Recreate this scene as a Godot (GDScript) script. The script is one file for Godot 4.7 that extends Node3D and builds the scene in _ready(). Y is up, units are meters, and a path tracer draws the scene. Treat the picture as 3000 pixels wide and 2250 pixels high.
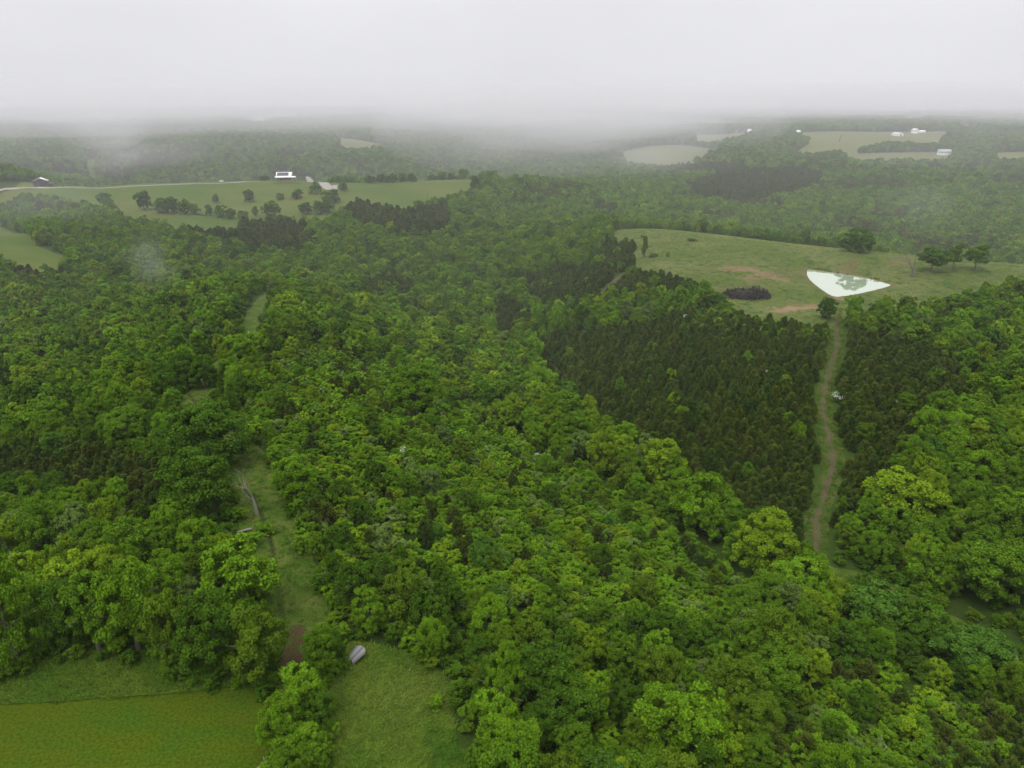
extends Node3D

const CAM_Y := 85.0
const PITCH := 21.3
const HALF := 0.531
const WATER := -4.3
const CP := [-54.9, -81.1, -1236.06, -78.7, -88.3, 808.799, -36.1, -77.7, 570.631, -18.4, -86.6, 947.357, -9.8, -95.6, 1768.09, -0.4, -82.4, -2132.48, 32.7, -100.6, 497.377, 79.7, -94.2, 415.772, 105.5, -120.4, 260.09, 86.6, -130, -814.193, 79.6, -149.9, -2468.78, 60, -182.9, -2560.36, 37.4, -235, -2219.18, 9.3, -308.2, -3152.37, -13.9, -368.9, -2215.97, -27.5, -186.1, -372.154, -11, -137.5, -6.183, 9.9, -137.2, -492.342, -31.7, -119.5, -1781.48, -66.5, -238.3, -1089.78, -52.5, -303.4, 583.481, -37.6, -102.3, 658.278, -50, -129.9, 1375.45, -67.8, -161.7, 1935.14, -94.1, -197.6, 3431.46, -105.5, -279.3, 1640.2, -118.4, -350.5, 2151.78, -113.2, -160.6, -3739.05, -171.8, -232.6, -786.829, -156, -268.5, -687.075, -230, -363.2, -638.992, -288.8, -407.3, 25.535, -343.1, -500, 440.885, -309.4, -479.4, -330.51, -396, -494.4, 675.117, 80.7, -163.9, 3697.51, 100.7, -210.3, 1622.73, 125.6, -268, 104.277, 139.6, -303, 958.482, 78.8, -228.1, 1304.68, 56.1, -279.7, 1311.3, 32.5, -337.3, 2356.58, 127.6, -325.6, -591.26, 119.2, -354.4, 1.735, 177.6, -376.5, -1067.3, 198.9, -370.2, -761.223, 92.2, -491.5, -152.696, 81.5, -526.1, 1548.77, 139.3, -492.5, -290.741, 178.2, -463.1, 235.24, 220.7, -438, 219.422, 255.7, -425.2, 1736.13, 289.9, -406.6, 2183.78, 322, -400.6, 4466.94, 118.2, -403, 78.442, 70.7, -413.7, 1028.57, 51.9, -388.4, 433.902, 231.1, -364.6, 1395.33, 266.1, -374.2, -2981.8, 181.7, -255.2, -402.056, 145.2, -193.8, -677.887, 129.3, -219.1, -415.032, 28.4, -465.6, -1204.85, -36.1, -528.2, -413.634, -2.6, -672.6, -634.465, -81.2, -622.3, 812.263, -137.3, -525.4, -186.592, -109.1, -409.4, -356.748, -73.4, -361.5, -349.976, -201.6, -439.5, 22.058, -232.7, -556.2, 207.563, -262.5, -476.3, 51.997, -331.9, -610.8, -396.362, -252.5, -838.3, 500.087, -301, -858.7, 874.512, -353.3, -843.2, 649.501, -416.7, -833.2, 3788.45, -475.9, -818.9, 5592.71, -516.5, -818.9, 2016.06, -562.6, -819, 13798.4, -209.9, -833.2, -52.079, -610.9, -801.1, 14711.2, -287.4, -757.3, -1528.34, -351.1, -741.6, -658.47, -211.8, -741.6, 844.281, -436.2, -770.6, -2041.09, -350.3, -690.9, 2104.03, -301.8, -678.9, 2174.58, -248, -658.2, -640.523, -330.5, -674.7, -2823.18, -181.2, -749.4, -1230.84, -160.9, -848, 236.411, -110.8, -868.6, 93.381, -53.5, -900.5, 502.493, -120.4, -785.2, 242.153, -142.1, -741.6, 415.309, -84.8, -771.1, -473.955, 7.6, -876.6, 451.833, 103.4, -850.9, -392.175, 198.3, -798.1, 245.06, 361.2, -825.4, -108.054, 469, -707.6, 209.945, 300.2, -975, 31.158, 533.7, -957.7, -18.162, 178.9, -1186.9, 56.599, 41.9, -1552.6, -107.305, 282.1, -1422.3, 78.244, 327.5, -1659.9, 124.308, 851.2, -1884, 44.946, 557.9, -1537.8, -97.992, 931.2, -1814.8, -32.447, 1115.8, -2265.2, -8.97, 882.8, -2265.2, 7.804, 1274.8, -2231.2, -1.659, 700.1, -2249.9, 4.295, 714.7, -1417.3, 38.75, 956, -1455.4, -7.939, 545.1, -2023, -26.508, 1275.1, -1956.3, 1.968, -743.1, -1336.6, 583.237, -703.1, -1257.5, -898.046, -516.8, -1392.9, 320.038, -653.8, -1775.9, -50.025, -349.4, -1733.7, 62.538, -114.2, -1764, -79.492, -1154.8, -3647.9, 0.97, -302, -2420.9, -2.847, -967.8, -1978.5, 17.671, -1097.2, -1793.2, -41.346, -304.1, -910.6, -223.225, -465.1, -839.8, -2319.38, -392.4, -870.6, -984.873, -133.1, -940.6, 20, -206.6, -922.2, -196.643, -319.9, -958, -144.287, -479.6, -866.1, -6928.18, -581.4, -801.3, -25666.5, -141.5, -1000, -399.616, -653.3, -757.1, -2557.27, 186.7, -612.1, -22.666, 244.8, -553.3, 6.942, 283.4, -488.8, -91.767, 314.7, -438.8, -5423.43, 210.1, -688.7, -290.012, 279.2, -631, -195.013, 326.1, -562.3, -72.82, 361.4, -503.8, 1120.88, 376.8, -440.9, -1381.47, -4.3, -1050, -195.407, -6000, -6500, 0.086, -3000, -7000, 0.054, 0, -7500, -0.741, 3000, -7000, -0.072, 6000, -6500, 0.397, -5000, -3500, 0.311, 5000, -3500, -1.029, -2500, -1000, -1.653, 2500, -1000, -1.878, -1200, -300, 46.99, 1200, -300, 13.313, -400, 60, 86.554, 400, 60, -27.484, 0, 80, -15.866, -1500, 300, -14.842, 1500, 300, -1.988, 1500, -3200, 2.086, 2600, -3000, 2.309]
const CA := [-10.6335, -0.2706, -1.746]
const POLY_MOWN_FIELD := [Vector2(-78.8, -85.8), Vector2(-69.2, -85.8), Vector2(-62.4, -86.5), Vector2(-55.5, -86.9), Vector2(-48.7, -87.8), Vector2(-45.3, -88.6), Vector2(-39.5, -89.1), Vector2(-36.7, -90.9), Vector2(-35.4, -93.7), Vector2(-34.3, -92.6), Vector2(-34.4, -87.8), Vector2(-34.3, -84.2), Vector2(-34.1, -81.2), Vector2(-34.5, -79.1), Vector2(-35, -74.8), Vector2(-27, -45), Vector2(-32, -10), Vector2(-34, 30), Vector2(-110, 30), Vector2(-130, -40)]
const POLY_LONG_GRASS := [Vector2(-94.6, -87), Vector2(-78.8, -85.7), Vector2(-69.2, -85.7), Vector2(-62.4, -86.4), Vector2(-55.5, -86.9), Vector2(-48.6, -87.7), Vector2(-45.3, -88.5), Vector2(-39.5, -89), Vector2(-36.7, -90.9), Vector2(-36, -93.7), Vector2(-38.3, -93.5), Vector2(-45.7, -93.1), Vector2(-54.4, -95.9), Vector2(-63.7, -99.2), Vector2(-72.6, -100.9), Vector2(-80.3, -100.1), Vector2(-90.4, -97.9), Vector2(-103.4, -97.4)]
const POLY_MEADOW := [Vector2(-28.5, -101.4), Vector2(-24.5, -101.5), Vector2(-20.3, -100.6), Vector2(-16.8, -99.8), Vector2(-14.4, -97.9), Vector2(-12.8, -97.1), Vector2(-10.1, -96.2), Vector2(-9.3, -92.3), Vector2(-9.5, -88.3), Vector2(-8.8, -85.4), Vector2(-8.4, -82.6), Vector2(-6, -80.4), Vector2(-5.4, -78.9), Vector2(-4.3, -72.2), Vector2(-2, -25), Vector2(-2, 10), Vector2(-20, 25), Vector2(-23, -20), Vector2(-26.4, -72.4), Vector2(-27.5, -76.7), Vector2(-27.7, -80.6), Vector2(-28.2, -84.1), Vector2(-28.7, -86.8), Vector2(-29.2, -90.4), Vector2(-28.4, -94.7)]
const POLY_POND_PASTURE := [Vector2(68.5, -513.3), Vector2(93.5, -594.4), Vector2(113, -585.5), Vector2(134, -571), Vector2(165.9, -555.5), Vector2(201.8, -524.6), Vector2(228, -507.2), Vector2(250.5, -497.1), Vector2(269.7, -493.5), Vector2(289.8, -481.9), Vector2(311.9, -467.5), Vector2(328.8, -461.2), Vector2(378.6, -445.5), Vector2(278.8, -327.2), Vector2(249.5, -349.5), Vector2(228.2, -340.2), Vector2(211.7, -331), Vector2(196.6, -322.2), Vector2(176.1, -309.8), Vector2(171.6, -319.8), Vector2(150.1, -310.7), Vector2(140.5, -302.4), Vector2(135.5, -294.2), Vector2(126.6, -289.4), Vector2(113, -300), Vector2(103.3, -309.5), Vector2(102.6, -321.3), Vector2(100.4, -334.1), Vector2(99.5, -351.8), Vector2(94.6, -370.1), Vector2(76, -394.2), Vector2(68.3, -411.4), Vector2(62.8, -405.4), Vector2(69.4, -410.5), Vector2(75.7, -439.8), Vector2(80.9, -480.3)]
const POLY_POND := [Vector2(168.7, -408.4), Vector2(170.5, -409.1), Vector2(176.2, -404.8), Vector2(180.5, -401.2), Vector2(185.7, -396.5), Vector2(189.4, -392), Vector2(193.9, -386.4), Vector2(196.4, -379.8), Vector2(198.7, -373.5), Vector2(197.2, -370.4), Vector2(192.4, -366.4), Vector2(184.4, -360.5), Vector2(176.8, -355.7), Vector2(171.1, -351.9), Vector2(164.5, -348.7), Vector2(159.8, -346.9), Vector2(158.5, -348.2), Vector2(158.1, -353.8), Vector2(158.6, -364.4), Vector2(159.6, -375.6), Vector2(161.1, -385.3), Vector2(163.7, -395.4)]
const POLY_LEFT_FIELD := [Vector2(-667, -777.1), Vector2(-613.5, -774.7), Vector2(-527.5, -754.5), Vector2(-444.1, -651.3), Vector2(-319.5, -488.1), Vector2(-292.2, -470.3), Vector2(-271.2, -426.6), Vector2(-282, -428), Vector2(-303.9, -435.9), Vector2(-312.8, -441.4), Vector2(-356.1, -444.1), Vector2(-408.7, -456.3)]
const POLY_HOUSE_FIELD := [Vector2(-612.5, -803.3), Vector2(-547.1, -818.5), Vector2(-551, -873.4), Vector2(-515.6, -887.5), Vector2(-445.7, -891.4), Vector2(-378.4, -903.1), Vector2(-325, -927.3), Vector2(-307.4, -935.3), Vector2(-264.2, -936.1), Vector2(-229.6, -912.2), Vector2(-206.4, -891.7), Vector2(-183.4, -817.6), Vector2(-178.3, -776.2), Vector2(-171.7, -705.4), Vector2(-164.1, -625.9), Vector2(-185.9, -633.2), Vector2(-214.4, -631.2), Vector2(-224.2, -620.3), Vector2(-283, -677.7), Vector2(-354.2, -699.2), Vector2(-382.8, -683.5), Vector2(-447.8, -744.3), Vector2(-505.6, -775.7), Vector2(-605.4, -790.3)]
const POLY_RIDGE_PASTURE := [Vector2(-206.4, -891.7), Vector2(-200.7, -906.5), Vector2(-162.7, -914.6), Vector2(-122.3, -930.8), Vector2(-123.5, -974.2), Vector2(-113.3, -985), Vector2(-95.7, -979.3), Vector2(-73.9, -988.2), Vector2(-53.3, -978.8), Vector2(-25.4, -889.9), Vector2(17.5, -1177.5), Vector2(13, -873.9), Vector2(-34.6, -843.1), Vector2(-43.1, -787.7), Vector2(-58.1, -757.5), Vector2(-77.3, -727), Vector2(-85.5, -707.3), Vector2(-104.9, -682.6), Vector2(-130.5, -699.1), Vector2(-150.9, -725.2), Vector2(-157.9, -712.5), Vector2(-153.9, -678.7), Vector2(-161.1, -633.7), Vector2(-164.1, -625.9), Vector2(-171.7, -705.4), Vector2(-178.3, -776.2), Vector2(-183.4, -817.6)]
const POLY_KNOLL_FIELD := [Vector2(-389.7, -718.4), Vector2(-339.6, -698.8), Vector2(-286.1, -674.8), Vector2(-244, -658.8), Vector2(-215.1, -575.2), Vector2(-225.6, -569.2), Vector2(-259.5, -567.4), Vector2(-299.5, -614.5), Vector2(-340.2, -644.3), Vector2(-361.7, -668.6)]
const POLY_SLOPE_CLEARING := [Vector2(-755, -1341.4), Vector2(-742.4, -1345.4), Vector2(-712.8, -1287.7), Vector2(-674.7, -1219), Vector2(-687.6, -1212.2), Vector2(-729.5, -1292.1)]
const POLY_FAR_FIELD := [Vector2(215.1, -1536.9), Vector2(299.3, -1648.8), Vector2(372.7, -1659.4), Vector2(403.7, -1580.3), Vector2(418.2, -1481.5), Vector2(326.5, -1314.8), Vector2(299.2, -1247.7), Vector2(252.2, -1229.9), Vector2(195, -1265.6)]
const POLY_FAR_FIELD_B := [Vector2(482.9, -2048.3), Vector2(656.7, -2161.9), Vector2(670.8, -2054.7), Vector2(449.6, -1630.4), Vector2(396.7, -1637.3)]
const POLY_FARM_FIELD := [Vector2(747.8, -2080), Vector2(815.4, -2099.3), Vector2(988.1, -2195.4), Vector2(1109.1, -2238.4), Vector2(1208.2, -2233.7), Vector2(1278.9, -2210.6), Vector2(1100.1, -1930), Vector2(911.5, -1630.1), Vector2(821.7, -1650.2), Vector2(686.5, -1498.3), Vector2(535.3, -1364.5), Vector2(492.6, -1386), Vector2(663.7, -1699.3)]
const POLY_LOWER_FIELD := [Vector2(642.7, -1482.5), Vector2(821.3, -1517.4), Vector2(886.4, -1520.6), Vector2(775.2, -1327.7), Vector2(701.4, -1244.9), Vector2(635.9, -1259.3), Vector2(562, -1263.5)]
const POLY_RIGHT_FIELD := [Vector2(970.8, -1543.9), Vector2(1066.3, -1578.5), Vector2(1170.4, -1578.8), Vector2(951.7, -1280.3), Vector2(870.5, -1285.5), Vector2(807.5, -1249.8)]
const POLY_CLEARING_C := [Vector2(-452.9, -1943.5), Vector2(-407.5, -1940.4), Vector2(-311.7, -1791.3), Vector2(-280.6, -1634.3), Vector2(-313.8, -1531.7), Vector2(-346.4, -1541.3)]
const POLY_CLEARING_D := [Vector2(-959.9, -2718.3), Vector2(-1217.8, -3714.3), Vector2(-1177.5, -3879.2), Vector2(-1103.8, -3890.1), Vector2(-942.5, -3476.8), Vector2(-959.3, -3150), Vector2(-857.6, -2653.4)]
const POLY_CLEARING_E := [Vector2(-1020.4, -2011.7), Vector2(-951.4, -2021.8), Vector2(-917.3, -1960.8), Vector2(-963.7, -1921.3)]
const LINE_CEDAR_PATH := [Vector2(149.9, -324.3), Vector2(141.7, -306.3), Vector2(135.1, -288.6), Vector2(130.6, -276.5), Vector2(121.1, -257.9), Vector2(113.4, -243.3), Vector2(107.3, -230), Vector2(103.4, -217.8), Vector2(100.6, -207.2), Vector2(98.8, -199.1), Vector2(96.5, -193.8), Vector2(93.1, -187.8), Vector2(87.9, -179), Vector2(84, -172.2), Vector2(79.5, -161), Vector2(78, -156.9)]
const LINE_PASTURE_TRACK := [Vector2(73.8, -424.6), Vector2(65.7, -415), Vector2(57.7, -404.2), Vector2(51.7, -391), Vector2(47.6, -381.2)]
const LINE_RIDGE_TRACK := [Vector2(-36.6, -99.8), Vector2(-39.6, -107.7), Vector2(-43.5, -117.2), Vector2(-49.3, -128.6), Vector2(-56.6, -142.6), Vector2(-64.4, -157.1), Vector2(-75.5, -175.8), Vector2(-89.7, -192.9), Vector2(-98.3, -208.5), Vector2(-105.7, -236.9), Vector2(-102.3, -258.7), Vector2(-104.6, -279), Vector2(-112.3, -303.7), Vector2(-120.5, -356.5)]
const LINE_DITCH := [Vector2(-40.8, -104.9), Vector2(-43.4, -111.3), Vector2(-47.2, -121), Vector2(-51, -130), Vector2(-55.1, -137.8), Vector2(-59, -144.4), Vector2(-62.9, -149.4)]
const LINE_DITCH_B := [Vector2(-90, -191.5), Vector2(-95.3, -200.6), Vector2(-102.7, -212.5)]
const LINE_CREEK_GRASS := [Vector2(74.4, -153.9), Vector2(78.6, -150), Vector2(85, -146.3), Vector2(90.2, -141), Vector2(96.3, -130.5), Vector2(100.8, -124.6), Vector2(106.9, -117.7)]
const LINE_SOIL_PATCH := [Vector2(-37.6, -104), Vector2(-37, -100.3), Vector2(-36.4, -97.5), Vector2(-35.9, -94.8), Vector2(-35.8, -92.4)]
const LINE_HOUSE_SOIL := [Vector2(-266, -828.2), Vector2(-252.4, -828.8), Vector2(-235.2, -831.8)]
const LINE_FIELD_ROAD := [Vector2(-596.1, -822.5), Vector2(-547.5, -819.3), Vector2(-504.9, -807.7), Vector2(-466, -801.5), Vector2(-400.2, -799.7), Vector2(-341.6, -814.7), Vector2(-292.6, -834.1), Vector2(-283, -839.6)]
const LINE_DRIVE := [Vector2(-365.2, -1265.3), Vector2(-341.1, -1262.3), Vector2(-212, -842.1), Vector2(-191.9, -828.8)]
const LINE_FARM_ROAD := [Vector2(1201.2, -2220.3), Vector2(1285.8, -2223), Vector2(1335.9, -2176.1), Vector2(1357.3, -2146.6)]
const LINE_HIGHWAY := [Vector2(1418.6, -2742.8), Vector2(1624, -3072.5), Vector2(1678.4, -3123.5)]
const LINE_HIGHWAY_B := [Vector2(1417.3, -2397.5), Vector2(1358.4, -2260.3), Vector2(1349.3, -2187.7), Vector2(1369.1, -2144.7), Vector2(1434.6, -2106.4)]
const LINE_FARM_LANE := [Vector2(1072.4, -2092.4), Vector2(1031.9, -1923.9), Vector2(1020.7, -1797.2)]
const ZONE_CEDAR := [[Vector2(10.1, -342.9), Vector2(13.4, -307.1), Vector2(23.1, -269.1), Vector2(37.4, -236.8), Vector2(49.4, -212.8), Vector2(58.7, -189.8), Vector2(66.2, -174.1), Vector2(73.3, -166), Vector2(77.9, -158.9), Vector2(83.1, -163.4), Vector2(96.1, -171.5), Vector2(103.2, -179), Vector2(119.7, -197.4), Vector2(133.8, -214), Vector2(145.6, -219), Vector2(160.4, -240.3), Vector2(169.8, -263.5), Vector2(160.2, -273.1), Vector2(149.2, -281.3), Vector2(137.8, -294), Vector2(126.7, -296.5), Vector2(115.5, -297.8), Vector2(101.2, -309.1), Vector2(91.7, -319.8), Vector2(78.3, -325.3), Vector2(63.2, -323.7), Vector2(42.7, -330.3), Vector2(21.6, -344.4)],
	[Vector2(4.6, -470.9), Vector2(23.1, -482.8), Vector2(49, -462.9), Vector2(60.8, -419.5), Vector2(53.6, -383.4), Vector2(43.7, -360), Vector2(28.1, -373.8), Vector2(9.4, -423.6)],
	[Vector2(52, -380.6), Vector2(61.8, -398.6), Vector2(73.9, -402.1), Vector2(84.8, -392.4), Vector2(93, -372.5), Vector2(99.9, -352.3), Vector2(82.4, -345.1), Vector2(68.6, -356.1), Vector2(53.7, -365.6)],
	[Vector2(-14.4, -420), Vector2(-1.7, -424.7), Vector2(14.3, -403.6), Vector2(10.8, -369.3), Vector2(-4, -373.8), Vector2(-12, -394.3)],
	[Vector2(56.3, -485.5), Vector2(67.5, -494.5), Vector2(82.1, -483.7), Vector2(77.4, -439.9), Vector2(65.9, -418.1), Vector2(55.6, -443.9)],
	[Vector2(-99.3, -470.1), Vector2(-80.7, -485.7), Vector2(-63.3, -471.5), Vector2(-61.8, -436.4), Vector2(-74.4, -409.5), Vector2(-88.8, -422.2)],
	[Vector2(-154.6, -679.8), Vector2(-154.8, -737.2), Vector2(-122, -704.9), Vector2(-94.1, -661.7), Vector2(-74.9, -719.8), Vector2(-65, -736.3), Vector2(-54.5, -659.4), Vector2(-51, -594.5), Vector2(-76.3, -582.9), Vector2(-116.6, -601.6), Vector2(-144, -641.5)],
	[Vector2(-262.4, -586.4), Vector2(-231.7, -583.5), Vector2(-226.3, -621.3), Vector2(-201.5, -630.5), Vector2(-167.5, -602.3), Vector2(-151, -555.7), Vector2(-155.1, -518.8), Vector2(-180.2, -515.2), Vector2(-208.8, -522.1), Vector2(-238.9, -539.3)],
	[Vector2(-318, -447.6), Vector2(-294.5, -436.5), Vector2(-274.3, -440.1), Vector2(-263, -414.9), Vector2(-278.9, -410.3), Vector2(-297.5, -414.9)],
	[Vector2(-169.4, -204.3), Vector2(-135.1, -193.4), Vector2(-110.8, -180.2), Vector2(-86.4, -163.4), Vector2(-75.7, -139.5), Vector2(-91, -144.9), Vector2(-116.4, -161.3), Vector2(-155.6, -185)],
	[Vector2(232.9, -1017.2), Vector2(321.3, -1147.7), Vector2(435.7, -1192.2), Vector2(469.2, -1137.3), Vector2(424.4, -1014.8), Vector2(344.2, -928.5), Vector2(276.5, -895.2), Vector2(220.9, -897.4)],
	[Vector2(188.7, -1374.1), Vector2(238.8, -1236.7), Vector2(350.5, -1257.5), Vector2(392.5, -1194.5), Vector2(317.3, -1132.6), Vector2(225.8, -1166.4)],
	[Vector2(75, -99.3), Vector2(86.9, -104.9), Vector2(93.3, -101.3), Vector2(98.2, -97.8), Vector2(88.7, -85.1), Vector2(65.3, -83.7)],
	[Vector2(41.5, -92.2), Vector2(47.9, -96.5), Vector2(52.1, -94.8), Vector2(47.7, -87.8), Vector2(41.3, -87)]]
const ZONE_SCRUB := [[Vector2(-92.3, -250.4), Vector2(-71, -272.9), Vector2(-46.7, -278.9), Vector2(-19.3, -263.2), Vector2(13.2, -255.3), Vector2(35.4, -221.1), Vector2(54, -186.7), Vector2(67.6, -155.5), Vector2(55.8, -127.8), Vector2(32.1, -117.7), Vector2(8.5, -115.4), Vector2(-4.2, -117.3), Vector2(-18.8, -118.7), Vector2(-30.2, -113.2), Vector2(-38.2, -117.3), Vector2(-43.9, -129), Vector2(-52.7, -146.8), Vector2(-67.6, -175.7), Vector2(-83.1, -205.9)],
	[Vector2(53.9, -112.3), Vector2(63.4, -115.1), Vector2(78.7, -107.3), Vector2(94, -97.7), Vector2(85.5, -85.9), Vector2(38, -81.9), Vector2(41.9, -93.4)],
	[Vector2(117.3, -334.8), Vector2(123, -302.4), Vector2(135.5, -294.2), Vector2(125.8, -269.6), Vector2(110.4, -277.1), Vector2(80.4, -306.8), Vector2(84.2, -323.4)]]
const ZONE_TALL := [[Vector2(-16.5, -376.6), Vector2(11.6, -319), Vector2(14.4, -283.1), Vector2(25.2, -251.7), Vector2(37.2, -225), Vector2(49.7, -201), Vector2(58, -178.3), Vector2(66.2, -164.1), Vector2(73.1, -153.5), Vector2(82.1, -150.6), Vector2(73, -136.6), Vector2(63.8, -140.2), Vector2(53.6, -157.6), Vector2(39.8, -185.8), Vector2(22.1, -215.8), Vector2(-1, -238.6), Vector2(-18.9, -288.3), Vector2(-29.7, -352.1)],
	[Vector2(44.4, -125.6), Vector2(65.2, -144.3), Vector2(68.7, -128.9), Vector2(60.4, -108), Vector2(51.1, -102.4), Vector2(41.7, -94.6), Vector2(35.7, -95.9)],
	[Vector2(90.1, -161.7), Vector2(113.7, -186.5), Vector2(135.4, -202), Vector2(166.8, -208.4), Vector2(112.9, -126.7), Vector2(96.2, -123.3), Vector2(89, -137.4), Vector2(80.7, -147.2)],
	[Vector2(-129.6, -150.1), Vector2(-93.1, -140.2), Vector2(-70.2, -129.8), Vector2(-57.1, -111.5), Vector2(-42.3, -99.4), Vector2(-33.6, -85.2), Vector2(-42, -82), Vector2(-56.1, -86.4), Vector2(-68, -88.9), Vector2(-80.7, -85.4)]]
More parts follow.
